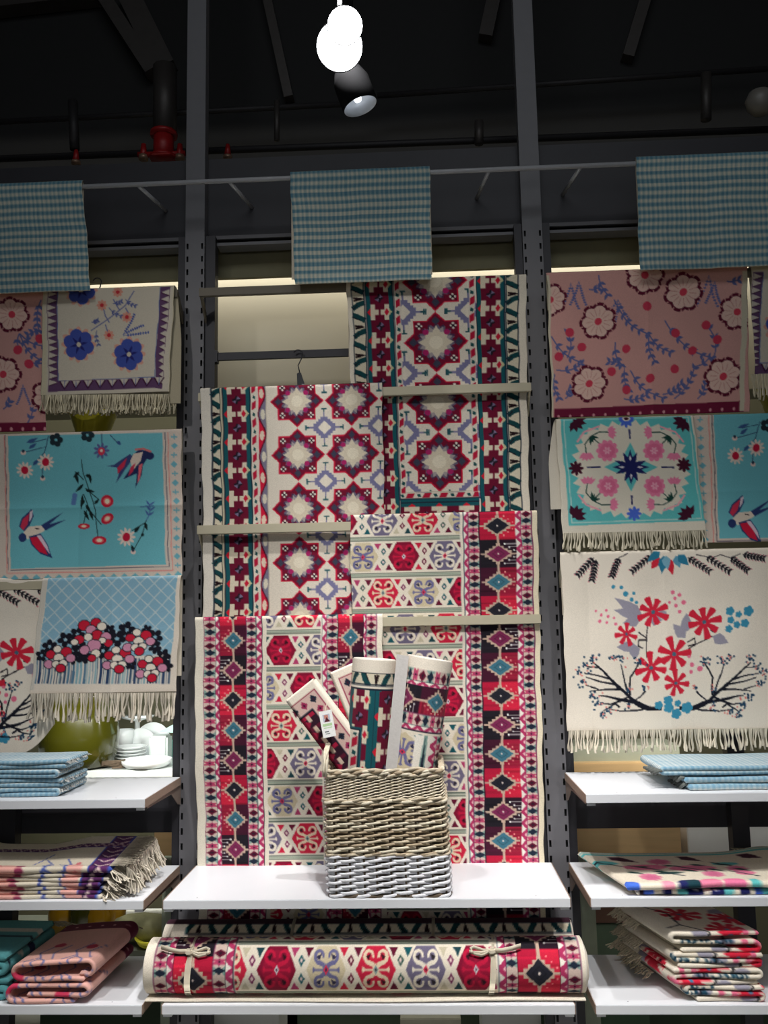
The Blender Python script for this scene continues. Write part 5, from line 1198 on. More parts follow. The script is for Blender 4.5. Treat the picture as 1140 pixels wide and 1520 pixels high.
# =========================================================== ROLLED RUGS
def roll(name, P0, P1, R, cv, label, cat='rug', group=None, flat=1.0, face=(0, -1, 0), tight=None, turns=4, seam=0.004, step=.0028, end_col=(226, 218, 204), v0=0, root=None, seam_at=-pi):
    """rug rolled round its axis P0 (bottom/left) to P1 (top/right); the dye pattern's centre column faces `face`"""
    P0, P1 = np.array(P0, float), np.array(P1, float); ax = P0-P1; L = np.linalg.norm(ax); ax /= L
    f = np.array(face, float); f -= ax*(f@ax); f /= np.linalg.norm(f); s_ = np.cross(ax, f)*-1
    if s_@np.array([1, 0, 0]) < 0 and abs(ax[2]) > .4: s_ = -s_
    root = root or empty(name, tuple(P0), label, cat, group)
    nt = int(2*pi*R/step); nl = int(L/step); th_ = np.linspace(-pi, pi, nt)+ (seam_at+pi); l = np.linspace(0, L, nl)
    rr = R+seam*((np.linspace(0, 1, nt)))
    V = P1+ax*l[:, None, None]+(np.cos(th_)*rr*flat)[None, :, None]*f+(np.sin(th_)*rr)[None, :, None]*s_
    u = cv.w/2+th_*R*1000
    col = cv.sample(np.repeat(u[None, :], nl, 0) % cv.w, np.repeat((l*1000+v0)[:, None], nt, 1))
    o = mesh_np('outer_wrap', V.reshape(-1, 3), grid(nt, nl), M_KILIM, root, col.reshape(-1, 3))
    # rolled edges showing at the ends: nested turns
    Vs, Qs, n = [], [], 0; m = 48; a = np.linspace(-pi, pi, m)
    for e, sg in ((P1, 1), (P0, -1)):
        for k in range(turns):
            ro = R-.0005-k*.0085; ri = ro-.0062
            if ri < .006: break
            for (ra, da, rb, db) in ((ro, 0, ro-.001, -.003), (ro-.001, -.003, ri+.001, -.003), (ri+.001, -.003, ri, 0), (ri, 0, ri, .06)):
                A = [e+ax*sg*(d_+k*.0015)+((np.cos(a)*r_*flat)[:, None]*f+(np.sin(a)*r_)[:, None]*s_) for r_, d_ in ((ra, da), (rb, db))]
                Vs += A; Qs.append(grid(m, 2, n)); n += 2*m
        if True:
            cc = e+ax*sg*.02; A = [cc+((np.cos(a)*r_*flat)[:, None]*f+(np.sin(a)*r_)[:, None]*s_) for r_ in (R*.98, .0005)]; Vs += A; Qs.append(grid(m, 2, n)); n += 2*m
    mesh_np('rolled_layers', np.concatenate(Vs), np.concatenate(Qs), M_KILIM, root, np.tile(np.array(end_col, float), (n, 1)))
    return root

# ---- long roll in front (hexagon rug), lowest middle shelf
RF = .0735; YF = -.318; ZF = ZL+RF+.006
XL, XR = at(218, 1440, -.36).x, at(867, 1440, -.36).x
cf_ = Cv(2*pi*RF*1000, 1400, CREAM); wF = (XR-XL)*1000; H_ = int(2*pi*RF*1000)
cR = Cv(wF, H_, CREAM)
def XF(*q): return [(at(x, 1435, -.385).x-XL)*1000 for x in q]
vc = H_/2; hp = 20      # v = vc is the line facing the camera
hx = XF(338, 414.5, 487, 559.5, 633.5, 706.5); pit = (hx[5]-hx[0])/5; rpF = 156; vrow = vc+13
cR.rect(0, 0, wF, H_, CREAM)
for j in (-1, 0, 1):
    st = [3, 1, 0, 3, 2, 1] if j == 0 else ([2, 3, 1, 0, 3, 2] if j < 0 else [1, 0, 3, 2, 1, 3])
    hexrow(cR, hx[0]-(0 if j == 0 else pit/2), pit, [KN[i] for i in st]+([KN[2]]), vrow+j*rpF, 65, pit*.40, par=j+1)
    seps(cR, hx[0]-40, XF(728)[0], vrow+(j+.5)*rpF, 20)
    seps(cR, hx[0]-40, XF(728)[0], vrow+(j-.5)*rpF, 20)
b = XF(231, 247.5, 257.5, 317, 336, 349-9, 341)
border_b(cR, XF(229, 248, 257, 316, 335.5, 346.5, 349)[:7], 0, H_, ['black', 'purp', 'teal'], vc-16, vc-16-70*.9, 1, -1, 128, 1, 84)
cR.rect(XF(338)[0]+2, 0, XF(338)[0]+6, 2, CREAM)
border_b(cR, XF(862, 842, 831.5, 768, 751, 741, 737)[:7], 0, H_, ['black', 'purp', 'teal'], vc+2, vc+2-70*.9, -1, 1, 128, 1, 84)
cR.rect(0, 0, XF(228)[0], H_, (230, 220, 202)); cR.rect(XF(863)[0], 0, wF, H_, (230, 220, 202))
k_ = rot90(cR); k_.w, k_.h = H_, wF
k_.a = k_.a[:, :]
rt = roll('rolled_hexagon_rug', (XR, YF, ZF), (XL, YF, ZF), RF, k_, 'long rolled hexagon kilim tied with cream tape, in front on the lowest shelf', 'rug', 'long rolled kilims', face=(0, -1, 0), turns=5)
bm = bmesh.new()
for k, (r_o, ex_) in enumerate(((RF-.006, .004), (RF-.016, .008), (RF-.027, .012))):
    n = 40; rg = [[bm.verts.new((XR-.03+dx_, YF-math.cos(2*pi*q/n)*rr_, ZF+math.sin(2*pi*q/n)*rr_)) for q in range(n)] for dx_, rr_ in ((0, r_o), (.03+ex_, r_o), (.03+ex_+.002, r_o-.003), (.03+ex_, r_o-.006), (0, r_o-.006))]
    for A, B in zip(rg, rg[1:]):
        for q in range(n): bm.faces.new((A[q], A[(q+1) % n], B[(q+1) % n], B[q]))
finish('inner_turns', bm, mat('cream_cotton_edge', (228, 218, 202), .9, 0, .05, 120, .3), rt, True)
# free edge of the rug lying on the shelf in front of the roll
n_ = 120; xs_ = np.linspace(XL+.004, XR-.002, n_); fl = []
prof = [(-.3, .0075), (-.372, .0065), (-.384, .0072), (-.3885, .0050), (-.384, .0016), (-.372, .0012), (-.3, .0012)]
V = np.array([[(x, y-.0035*math.sin(x*7+1), ZL+z_+.0035*max(0, math.sin(x*5.2-.4))*(1 if z_ > .002 else .8)) for (y, z_) in prof] for x in xs_]).reshape(-1, 3)
mesh_np('free_edge', V, grid(len(prof), n_), M_KILIM, rt, np.tile(np.array([228, 218, 200.]), (len(V), 1)))
def tie(X, R, yc, zc, parent, w_=.016, bow=True, seed=0, m=M_TWINE):
    bm = bmesh.new(); n = 40
    for k in range(n):
        pass
    ring = []
    for k in range(n):
        a = 2*pi*k/n; rr = R+.0068
        y, z_ = yc-math.cos(a)*rr, zc+math.sin(a)*rr
        z_ = max(z_, ZL+.0005); ww = w_*(.36+.64*min(1, abs((a % (2*pi))-pi*.42)/1.0)) if bow else w_
        ring.append((y, z_, ww, X+.006*math.sin(a)))
    A = [[bm.verts.new((x+sx*ww/2, y, z_)) for sx in (-1, 1)] for (y, z_, ww, x) in ring]
    for i in range(n): bm.faces.new((A[i][0], A[i][1], A[(i+1) % n][1], A[(i+1) % n][0]))
    bmesh.ops.solidify(bm, geom=bm.faces[:], thickness=.0016)
    o = finish('tie_tape', bm, m, parent, True)
    if bow:
        a = .80; by, bz = yc-math.cos(a)*(R+.010), zc+math.sin(a)*(R+.010); bm = bmesh.new()
        def strip(pts, w2):
            vs = [[bm.verts.new((x, y, z_-w2/2)), bm.verts.new((x, y-.002, z_+w2/2))] for x, y, z_ in pts]
            for p, q in zip(vs, vs[1:]): bm.faces.new((p[0], p[1], q[1], q[0]))
        s = -1 if seed else 1
        strip([(X+s*.0, by, bz), (X+s*.025, by-.008, bz+.004), (X+s*.052, by-.006, bz+.012), (X+s*.064, by-.004, bz+.006), (X+s*.056, by-.010, bz-.002), (X+s*.03, by-.012, bz-.003), (X, by-.004, bz)], .010)
        strip([(X, by, bz), (X-s*.03, by-.004, bz+.001), (X-s*.055, by-.004, bz+.006), (X-s*.085, by+.002, bz+.012)], .014)
        strip([(X, by-.003, bz), (X+s*.03, by-.012, bz-.010), (X+s*.05, by-.010, bz-.006), (X+s*.066, by-.008, bz+.001)], .008)
        bmesh.ops.recalc_face_normals(bm, faces=bm.faces[:]); bmesh.ops.solidify(bm, geom=bm.faces[:], thickness=.0014)
        finish('bow', bm, m, parent, True); box('knot', X-.010, X+.010, by-.013, by+.002, bz-.008, bz+.009, m, parent, .004)
tie(at(279, 1430, -.39).x, RF, YF, ZF, rt, .018); tie(at(731, 1430, -.39).x, RF, YF, ZF, rt, .016, True, 1)
# ---- star rug roll behind it
RB = .072; YB = -.152; ZB = ZL+RB+.008; XL2, XR2 = at(247, 1395, -.17).x, at(848, 1395, -.17).x
hb_ = int(2*pi*RB*1000); cB = Cv(hb_, (XR2-XL2)*1000+60, (222, 212, 196)); cc2 = Cv((XR2-XL2)*1000+60, hb_, (222, 212, 196))
tv = Cv(60, cc2.w+20, CREAM); vine(tv, 2, 40, 0, cc2.w+20, 60, 120); tvr = rot90(tv); y_ = int((hb_/2-52)/1.5)-0
cc2.rect(0, 0, cc2.w, hb_/2-92, (60, 30, 44)); crossx = Cv(110, cc2.w+20); crossb(crossx, 0, 95, 0, cc2.w, 40); cxr = rot90(crossx); 
cc2.rect(0, hb_/2+92, cc2.w, hb_, (60, 30, 44))
for q_ in (int((hb_/2-92)/1.5), int((hb_/2+54)/1.5)): cc2.a[q_:q_+26, 46:int((cc2.w-60)/1.5)] = tvr.a[1:27, 46:int((cc2.w-60)/1.5)]
kB = rot90(cc2); kB.w, kB.h = hb_, cc2.w
rb = roll('rolled_star_rug', (XR2, YB, ZB), (XL2, YB, ZB), RB, kB, 'rolled kilim with green vine edge behind the front roll on the lowest shelf', 'rug', 'long rolled kilims', turns=4, step=.004)
for px_ in (432, 641): tie(at(px_, 1390, -.2).x, RB, YB, ZB, rb, .010, False)

# =========================================================== BASKET
bX0, bX1 = at(488, 1325, -.385).x, at(668, 1325, -.385).x; bc = (bX0+bX1)/2; BH = .366; BD = .27; bY0 = -.386
tX0, tX1 = at(482, 1150, -.385).x, at(655, 1150, -.385).x; tcx = (tX0+tX1)/2
bk = empty('wicker_basket', (bc, bY0+BD/2, ZM), 'rectangular grey brown wicker basket with whitewashed base, holding rolled rugs', 'basket')
def ring_pts(z_, grow=0.0, n=96):
    """rounded rectangle outline at height z_ above the shelf: list of (x, y, nx, ny, s)"""
    f = z_/BH; x0 = bX0+(tX0-bX0)*f-grow; x1 = bX1+(tX1-bX1)*f+grow; bul = .004*math.sin(pi*f); x0 -= bul; x1 += bul
    y0, y1 = bY0+.004*f-grow, bY0+BD+grow; r = .022; out = []
    seg = [((x0+r, y0), (x1-r, y0), (0, -1)), ((x1, y0+r), (x1, y1-r), (1, 0)), ((x1-r, y1), (x0+r, y1), (0, 1)), ((x0, y1-r), (x0, y0+r), (-1, 0))]
    cs = [((x1-r, y0+r), -pi/2), ((x1-r, y1-r), 0), ((x0+r, y1-r), pi/2), ((x0+r, y0+r), pi)]
    for (a, b, nn), (cc, a0) in zip(seg, cs):
        L = math.hypot(b[0]-a[0], b[1]-a[1]); m = max(2, int(L/.006))
        for k in range(m): t = k/m; out.append((a[0]+(b[0]-a[0])*t, a[1]+(b[1]-a[1])*t, nn[0], nn[1]))
        for k in range(5): an = a0+pi/2*k/5; out.append((cc[0]+r*math.cos(an), cc[1]+r*math.sin(an), math.cos(an), math.sin(an)))
    return out
r_ = random.Random(12)
NST = 30
def plen(o): return sum(math.hypot(o[i][0]-o[i-1][0], o[i][1]-o[i-1][1]) for i in range(len(o)))
def weave(name, z_, rad, m, ph, amp=.0058, jit=.0010, stake=.0475, grow=0):
    pts = []; o = ring_pts(z_, grow); s = 0; prev = None; tot = plen(o); nst = NST if stake > .04 else 2*round(tot/stake/2); stake = tot/nst
    for (x, y, nx, ny) in o:
        if prev: s += math.hypot(x-prev[0], y-prev[1])
        prev = (x, y); w_ = amp*math.cos(pi*s/stake+ph*pi); zz = z_+jit*math.sin(s*38+ph*2.3)+.0022*math.sin(pi*s/stake+ph*pi+.5)
        pts.append((x+nx*w_, y+ny*w_, ZM+zz))
    bm = bmesh.new(); tube(bm, pts, rad, 6, closed=True)
    return finish(name, bm, m, bk, True)
z_ = .005; i = 0
WK = [M_WICKER, mat('pale_wicker', (214, 204, 182), .75, 0, .2, 60, .4), mat('brown_wicker', (172, 154, 128), .75, 0, .2, 60, .4)]
while z_ < .272:
    low = z_ < .118; m = (M_WHITEWASH if low else WK[r_.choice([0, 0, 1, 1, 2])])
    rd = .0046 if low else .0038; weave('wicker_strand', z_, rd*r_.uniform(.9, 1.1), m, i % 2+r_.uniform(-.06, .06)); z_ += rd*(1.95 if low else 2.3); i += 1
while z_ < .344:
    weave('wicker_strand', z_, .0022, WK[r_.choice([0, 1, 1])], i % 2, .003, .0006, .018); z_ += .0042; i += 1
for k, (zz, rd) in enumerate(((.345, .0042), (.351, .005), (.357, .0055), (.363, .005), (.360, .0045))):   # plaited rim
    weave('rim_strand', zz, rd, WK[k % 3], k*.66, .005, .0025, .030, .002)
weave('rim_strand', .270, .005, WK[1], .3, .005, .002, .03, .003); weave('rim_strand', .278, .0045, WK[0], 1.3, .005, .002, .03, .003)
weave('rim_strand', .120, .0042, WK[0], .3, .004, .001, .03, .002); weave('base_strand', .004, .006, M_WDARK, .3, .002, .0005, .03, -.001)
bm = bmesh.new()
lo = ring_pts(0.0, -.001); hi = ring_pts(BH, -.001); n = len(lo); acc = 0; last = None; nxt = 0
for k in range(n):
    a = lo[k]
    if last: acc += math.hypot(a[0]-last[0], a[1]-last[1])
    last = a
    if acc >= nxt:
        nxt += plen(lo)/NST; b_ = hi[min(k, len(hi)-1)]; tube(bm, [(a[0], a[1], ZM+.004), ((a[0]+b_[0])/2, (a[1]+b_[1])/2, ZM+BH/2), (b_[0], b_[1], ZM+BH-.004)], .0036, 6)
o_ = finish('stakes', bm, M_WDARK, bk, True)
bm = bmesh.new(); lo = ring_pts(.0, -.010); hi = ring_pts(BH-.02, -.010); A = [bm.verts.new((p[0], p[1], ZM+.008)) for p in lo]; nn_ = min(len(lo), len(hi)); B_ = [bm.verts.new((hi[int(k*len(hi)/len(lo))][0], hi[int(k*len(hi)/len(lo))][1], ZM+BH-.02)) for k in range(len(lo))]
bm.faces.new(A)
for k in range(len(A)): bm.faces.new((A[k], A[(k+1) % len(A)], B_[(k+1) % len(A)], B_[k]))
finish('lining', bm, M_WDARK, bk, True)
bm = bmesh.new()
hx_, hz_ = tX0+.006, ZM+BH
for k in range(3):
    pts = [(hx_-.004+.005*math.sin(t*9+k*2.1), bY0+.10+.10*math.cos(pi*t)+.004*math.cos(t*9+k*2.1), hz_-.02+.085*math.sin(pi*t)**.7) for t in np.linspace(0, 1, 20)]
    tube(bm, pts, .0045, 6)
finish('handle', bm, WK[1], bk, True)
bm = bmesh.new()
hx_ = tX1-.004
for k in range(3):
    pts = [(hx_+.003+.004*math.sin(t*9+k*2.1), bY0+.10+.08*math.cos(pi*t)+.004*math.cos(t*9+k*2.1), hz_-.02+.022*math.sin(pi*t)**.7) for t in np.linspace(0, 1, 14)]
    tube(bm, pts, .0045, 6)
finish('handle', bm, WK[0], bk, True)

# ---- rugs standing in the basket
def ax_pts(top, bot, Yt, Yb, zb=ZM+.02):
    """axis through two photo points, extended down to zb inside the basket"""
    a, b = at(*top, Yt), at(*bot, Yb); d = b-a; t = (zb-a.z)/d.z; e = a+d*min(t, (a.z-zb)/max(1e-6, -d.z)); return e, a
# centre roll: star rug design
R3 = .068; e, a = ax_pts((556, 979), (546, 1140), -.265, -.265)
c = Cv(2*pi*R3*1000, 620, TEAL); w3 = c.w; u0 = w3/2
c.rect(0, 0, w3, 36, (228, 218, 202)); tv = Cv(60, w3+20, CREAM); vine(tv, 0, 40, 0, w3+20, u0+18-55, 108); tr = rot90(tv); q = tr.a.shape[1]; c.a[26:26+27, :min(q, c.a.shape[1])] = tr.a[:27, :c.a.shape[1]]
c.rect(0, 76, w3, 84, (228, 218, 200)); c.rect(0, 84, w3, 90, NAVY); c.rect(0, 66, w3, 69, NAVY)
c.rect(0, 90, w3, 620, TEAL)
crossb(c, u0-78, u0+8, 90, 620, 120, 106); crossb(c, u0+10, u0+100, 90, 620, 170, 106)
c.rect(u0-2, 90, u0+12, 620, TEAL)
c.rect(u0-200, 205, u0-22, 620, TEAL); c.rect(u0-200, 212, u0-28, 620, NAVY); dash(c, u0-60, u0-32, 222, 620, 250, 58); c.rect(u0-200, 216, u0-60, 222, (230, 222, 206)); c.rect(u0-200, 222, u0-60, 620, (230, 222, 206)); c.rect(u0-62, 216, u0-30, 222, (230, 222, 206)); c.rect(u0+88, 88, u0+220, 620, (206, 200, 196))
c.rect(0, 0, w3, 90, (228, 218, 202)); c.a[26:26+27, :min(q, c.a.shape[1])] = tr.a[:27, :c.a.shape[1]]; c.rect(0, 72, w3, 75, NAVY); c.rect(0, 85, w3, 91, NAVY); c.rect(0, 37, w3, 40, NAVY)
r3 = roll('rolled_rug', tuple(e), tuple(a), R3, c, 'upright rolled rug in the basket with teal crosses and vine band on top', 'rug', 'rugs standing in the basket', turns=4, end_col=(232, 224, 212))
# right roll: hexagon rug design turned sideways
R4 = .0705; e, a = ax_pts((638, 978), (612, 1140), -.270, -.275)
c = Cv(2*pi*R4*1000, 640, CREAM); w4 = c.w; u0 = w4/2; s4 = Cv(640, w4, CREAM)
vcc = u0
s4.rect(0, 0, 640, w4, CREAM)
hexrow(s4, 288, 150, ['beige', 'dark', 'slate'], vcc-40, 56, 60, par=1); 
border_b(s4, [34, 72, 84, 168, 202, 218, 226], 0, w4, ['teal', 'black', 'purp'], vcc+42, vcc+10, 1, 1, 104, 1, 70)
s4.rect(228, vcc+42, 640, vcc+60, CREAM); s4.rect(228, vcc+18, 640, vcc+24, (176, 40, 60)); s4.rect(228, vcc+34, 640, vcc+38, NAVY); band1(s4, 228, 640, vcc+84, w4, 40); trib(s4, 228, 640, vcc+44, vcc+64, 0)
s5 = Cv(60, 400, CREAM); trib(s5, 0, 26, 0, 400, 10); r5 = rot90(s5); yy0 = int((vcc+44)/1.5); s4.a[yy0:yy0+17, 152:152+min(r5.a.shape[1], s4.a.shape[1]-152)] = r5.a[:17, :min(r5.a.shape[1], s4.a.shape[1]-152)]
s5 = Cv(60, 400, CREAM); band1(s5, 0, 40, 0, 400, 10); r5 = rot90(s5); yy0 = int((vcc+70)/1.5); s4.a[yy0:yy0+27, 152:152+min(r5.a.shape[1], s4.a.shape[1]-152)] = r5.a[:27, :min(r5.a.shape[1], s4.a.shape[1]-152)]
s4.rect(0, 0, 34, w4, (230, 220, 204)); s4.rect(0, 0, 640, vcc-112, (206, 200, 196))  # left side greyed to paint shade on the cream underside
k4 = rot90(s4); k4.w, k4.h = w4, 640
roll('rolled_rug', tuple(e), tuple(a), R4, k4, 'rightmost rolled rug in the basket, leaning right, with teal and purple diamonds', 'rug', 'rugs standing in the basket', turns=5, end_col=(232, 224, 212))
# cream underside between the two rolls, its shade painted grey
bm = bmesh.new(); A_ = [at(589, 971, -.315), at(607, 974, -.315), at(587, 1165, -.326), at(570, 1165, -.326)]
vs = [bm.verts.new(p) for p in A_]; bm.faces.new(vs); bmesh.ops.subdivide_edges(bm, edges=bm.edges[:], cuts=6, use_grid_fill=True)
bmesh.ops.solidify(bm, geom=bm.faces[:], thickness=.005)
tp_ = Vector(a)
finish('loose_edge', bm, mat('shaded_cream_underside', (196, 192, 188), .95, 0, .05, 120, .3), [o for o in bpy.data.objects if o.name.startswith('rolled_rug') and o.type == 'EMPTY'][-1])
# left leaning flat-folded rugs
def slab(top_l, top_r, bot_r, Y0_, Y1_, label, cv_, wd, L, th=.05, dark=False, topcol=(232, 222, 206)):
    """rug folded to a soft slab; its front face spans the photo corners top_l, top_r and runs down past bot_r"""
    A, B = at(*top_l, Y0_), at(*top_r, Y0_); C_ = at(*bot_r, Y1_)
    ex = (B-A); W_ = ex.length; ex.normalize(); ey = (C_-B); ey = (ey-ex*ey.dot(ex)).normalized(); nz = ex.cross(ey).normalized()
    if nz.y < 0: nz = -nz
    root = empty('folded_upright_rug', tuple(A+ey*L), label, 'rug', 'rugs standing in the basket')
    nu, nl = int(W_/.0028), int(L/.0028); prof = []
    r = th/2; P = []
    # closed cross-section: front, round right side, back, round left side
    front = [(r*.6+(W_-1.2*r)*i/nu, 0) for i in range(nu+1)]
    right = [(W_-r*.6+r*.6*math.sin(t), r-r*math.cos(t)) for t in np.linspace(0, pi, 9)[1:-1]]
    backp = [(W_-r*.6-(W_-1.2*r)*i/8, th) for i in range(9)]
    left = [(r*.6-r*.6*math.sin(t), r+r*math.cos(t)) for t in np.linspace(0, pi, 9)[1:-1]]
    cs = front+right+backp+left; cs.append(cs[0]); cs = np.array(cs); m = len(cs); l = np.linspace(0, L, nl)
    A_, X_, Y_, N_ = map(np.array, (A, ex, ey, nz))
    V = A_+l[:, None, None]*Y_+cs[None, :, :1]*X_+cs[None, :, 1:]*N_
    isf = (cs[:, 1] < r*1.2) ; col = cv_.sample(np.repeat((cs[:, 0]*1000)[None, :], nl, 0), np.repeat((l*1000)[:, None], m, 1)); col[:, ~isf] = (200, 190, 176)
    mesh_np('folded_body', V.reshape(-1, 3), grid(m, nl), M_KILIM, root, col.reshape(-1, 3))
    # rounded layered top end
    Vt, Qt, n = [], [], 0; kk = 3
    for q in range(kk):
        t0, t1 = th*(q+.06)/kk, th*(q+.94)/kk; a_ = np.linspace(0, pi, 7); pr = np.stack([-(.006*np.sin(a_)), (t0+t1)/2-(t1-t0)/2*np.cos(a_)], -1)
        xs2 = np.linspace(r*.35, W_-r*.35, 12); P3_ = A_+xs2[:, None, None]*X_+pr[None, :, :1]*Y_+pr[None, :, 1:]*N_
        Vt.append(P3_.reshape(-1, 3)); Qt.append(grid(7, 12, n)); n += 84
    mesh_np('layered_edge', np.concatenate(Vt), np.concatenate(Qt), M_KILIM, root, np.tile(np.array(topcol, float), (n, 1)))
    return root
def corner_cv(rx, w_=140, dark=False):
    c = Cv(w_, 500, CREAM); c.rect(0, 0, w_, 500, (214, 196, 176))
    c.rect(0, 20, w_-18, 500, (206, 176, 166)); c.rect(0, 21, w_-20, 24, (150, 50, 80)); c.rect(w_-23, 21, w_-20, 500, (150, 50, 80))
    for k in range(5): c.dia(w_-42-k*36, 44, 12, 14, NAVY if k % 2 == 0 else (150, 44, 84)); c.dia(w_-42-k*36, 44, 4, 5, (60, 20, 40))
    for k in range(14): c.dia(w_-42, 80+k*36, 13, 13, NAVY if k % 2 else (150, 44, 84)); c.dia(w_-42, 80+k*36, 4, 4, (30, 14, 30))
    c.rect(0, 64, w_-62, 500, (46, 20, 36)); c.rect(0, 64, w_-62, 68, NAVY); c.rect(w_-64, 64, w_-60, 500, NAVY)
    for k in range(12):
        c.rect(0, 72+k*40, w_-66, 84+k*40, (160, 26, 60) if k % 3 == 0 else (90, 20, 44)); c.rect(w_-96, 74+k*40, w_-84, 96+k*40, (200, 180, 160)); c.dia(w_-110, 98+k*40, 18, 16, (150, 26, 56))
    c.rect(0, 0, w_, 18, (232, 222, 206)); c.rect(w_-18, 0, w_, 500, (232, 222, 206))
    return c
A_, B_ = at(424, 1043, -.30), at(468, 1008, -.30); w1 = (B_-A_).length*1000
c = corner_cv(0, w1)
r1 = slab((424, 1043), (468, 1008), (524, 1112), -.30, -.30, 'small folded rug leaning far left in the basket with a white tag', c, w1, .36, .04)
A_, B_ = at(489, 1000, -.262), at(535, 982, -.262); w2 = (B_-A_).length*1000
c = corner_cv(0, w2); c.a = c.a[:, ::-1].copy()
slab((489, 1002), (540, 980), (590, 1120), -.255, -.255, 'folded rug with broad cream edge leaning behind the tall rolled rug', c, w2, .38, .035)
# price tag
tg = empty('paper_tag', tuple(at(484, 1053, -.335)), 'white paper tag with a small photo and green print on the leftmost rug', 'tag')
A_ = at(473, 1057, -.338); B_ = at(492, 1053, -.338); D_ = at(480, 1096, -.338)
ex = (B_-A_); ey = (D_-A_); ex_n = ex.normalized(); nrm_ = ex.cross(ey).normalized(); nrm_ = nrm_ if nrm_.y < 0 else -nrm_
c = Cv(60, 100, (250, 250, 248), 1.0); c.rect(14, 14, 46, 42, (196, 200, 214)); c.rect(20, 16, 38, 30, (206, 140, 124)); c.poly([(18, 42), (30, 24), (44, 42)], (90, 40, 50)); c.rect(8, 48, 50, 58, (190, 222, 170)); c.rect(10, 62, 48, 66, (200, 226, 186)); c.rect(12, 76, 30, 80, (80, 90, 90)); c.rect(14, 84, 34, 87, (120, 130, 130))
nu = 60; nv = 100; V = np.array([[tuple(A_+ex*(i/(nu-1))+ey*(j/(nv-1))) for i in range(nu)] for j in range(nv)]).reshape(-1, 3); uu, vv = np.meshgrid(np.arange(nu), np.arange(nv))
mesh_np('printed_face', V, grid(nu, nv), M_LINEN, tg, c.sample(uu, vv).reshape(-1, 3))
mesh_np('card', np.concatenate([V.reshape(nv, nu, 3)[::nv-1, ::nu-1].reshape(-1, 3)-np.array(nrm_)*.0006, V.reshape(nv, nu, 3)[::nv-1, ::nu-1].reshape(-1, 3)-np.array(nrm_)*.0016]), np.array([[0, 1, 3, 2], [4, 5, 7, 6], [0, 1, 5, 4], [2, 3, 7, 6], [0, 2, 6, 4], [1, 3, 7, 5]]), M_TWINE, tg, None)
bm = bmesh.new(); tube(bm, [A_+ex*.5+ey*.03, at(484, 1048, -.33), at(487, 1040, -.315)], .0008, 5); finish('string', bm, M_TWINE, tg)

# =========================================================== TRACK LAMPS
def lamp(name, c, d, R, L, label, lit):
    c, d = Vector(c), Vector(d).normalized(); root = empty(name, tuple(c), label, 'lamp', 'track lamps')
    q = d.to_track_quat('Z', 'Y').to_matrix()
    def P(r, a, l): return c+q@Vector((r*math.cos(a), r*math.sin(a), 0))+d*l
    def rev(nm_, prof, m):
        bm = bmesh.new(); n = 36; rg = [[bm.verts.new(P(r, 2*pi*k/n, l)) for k in range(n)] for r, l in prof]
        for A, B in zip(rg, rg[1:]):
            for k in range(n): bm.faces.new((A[k], A[(k+1) % n], B[(k+1) % n], B[k]))
        if prof[-1][0] < .02: bm.faces.new(rg[-1])
        return finish(nm_, bm, m, root, True)
    rev('housing', [(R, 0), (R+.003, -.003), (R+.003, -L*.7), (R*.8, -L), (R*.3, -L-.01), (.004, -L-.012)], mat('black_lamp_metal', (16, 16, 18), .85, 0, spec=.1))
    rev('reflector', [(R, 0), (R*.93, -.004), (R*.8, -R*.55), (R*.5, -R*.95), (R*.25, -R*1.05), (.004, -R*1.06)], mat('silver_reflector', (226, 230, 236), .3, .55, .02))
    if lit:
        rev('bulb', [(R*.92, -.002), (R*.90, .006), (R*.7, .020), (R*.4, .028), (.004, .030)], mat('lit_bulb', (255, 252, 248), .3, emit=28))
    else:
        rev('bulb', [(.012, -R*1.0), (.014, -R*.6), (.010, -R*.35), (.003, -R*.30)], mat('unlit_bulb_glow', (230, 236, 242), .1, 0, .01, emit=3))  # unlit bulb emits a little to stand in for reflected light
    bm = bmesh.new(); j = c-d*L*.7; tube(bm, [j, j+Vector((0, .02, .10)), j+Vector((0, .02, .60))], .008, 8); finish('stem', bm, mat('black_lamp_metal', (24, 24, 27)), root, True)
    return root
p1 = at(504, 69, -.80); lamp('track_lamp', p1, (CX-p1.x-.05, CY-p1.y, CZ-p1.z-.1), .064, .11, 'lit round track lamp glaring towards the viewer at the top', True)
p1b = at(512, 38, -.90); lamp('track_lamp', p1b, (CX-p1b.x, CY-p1b.y, CZ-p1b.z), .047, .09, 'smaller lit track lamp touching the glaring one from above', True)
p2 = at(535, 158, -.55); lamp('track_lamp', p2, (.32, .06, -.95), .053, .12, 'unlit black track lamp with silver reflector just below the lit one', False)

# =========================================================== DARK VOID ABOVE
pp = empty('sprinkler_manifold', (-.85, .9, 3.6), 'red sprinkler valve body with fittings on the dark pipe above the left bay', 'valve')
Yp = .30
def pz(x, y, Y=Yp): return at(x, y, Y)
def cyl(name, a, b, r, m, parent, n=14, r2=None):
    bm = bmesh.new(); tube(bm, [a, b], [r, r2 or r], n); return finish(name, bm, m, parent, True)
c0 = pz(243, 216); cyl('valve_body', c0-Vector((0, 0, .055)), c0+Vector((0, 0, .045)), .042, M_RED, pp)
cyl('flange', c0+Vector((0, 0, .042)), c0+Vector((0, 0, .056)), .056, M_RED, pp); cyl('flange', c0-Vector((.0, 0, .062)), c0-Vector((0, 0, .05)), .056, M_RED, pp)
for px_ in (213, 267):
    q = pz(px_, 226); cyl('side_fitting', q-Vector((0, 0, .03)), q+Vector((0, 0, .035)), .017, M_RED, pp, r2=.010)
    q2 = pz(px_, 233); cyl('nozzle', q2-Vector((0, 0, .012)), q2+Vector((0, 0, .006)), .020, mat('pale_brass_fitting', (150, 120, 100), .4, .5), pp)
cyl('cross_pipe', pz(205, 230), pz(275, 228), .012, M_RED, pp)
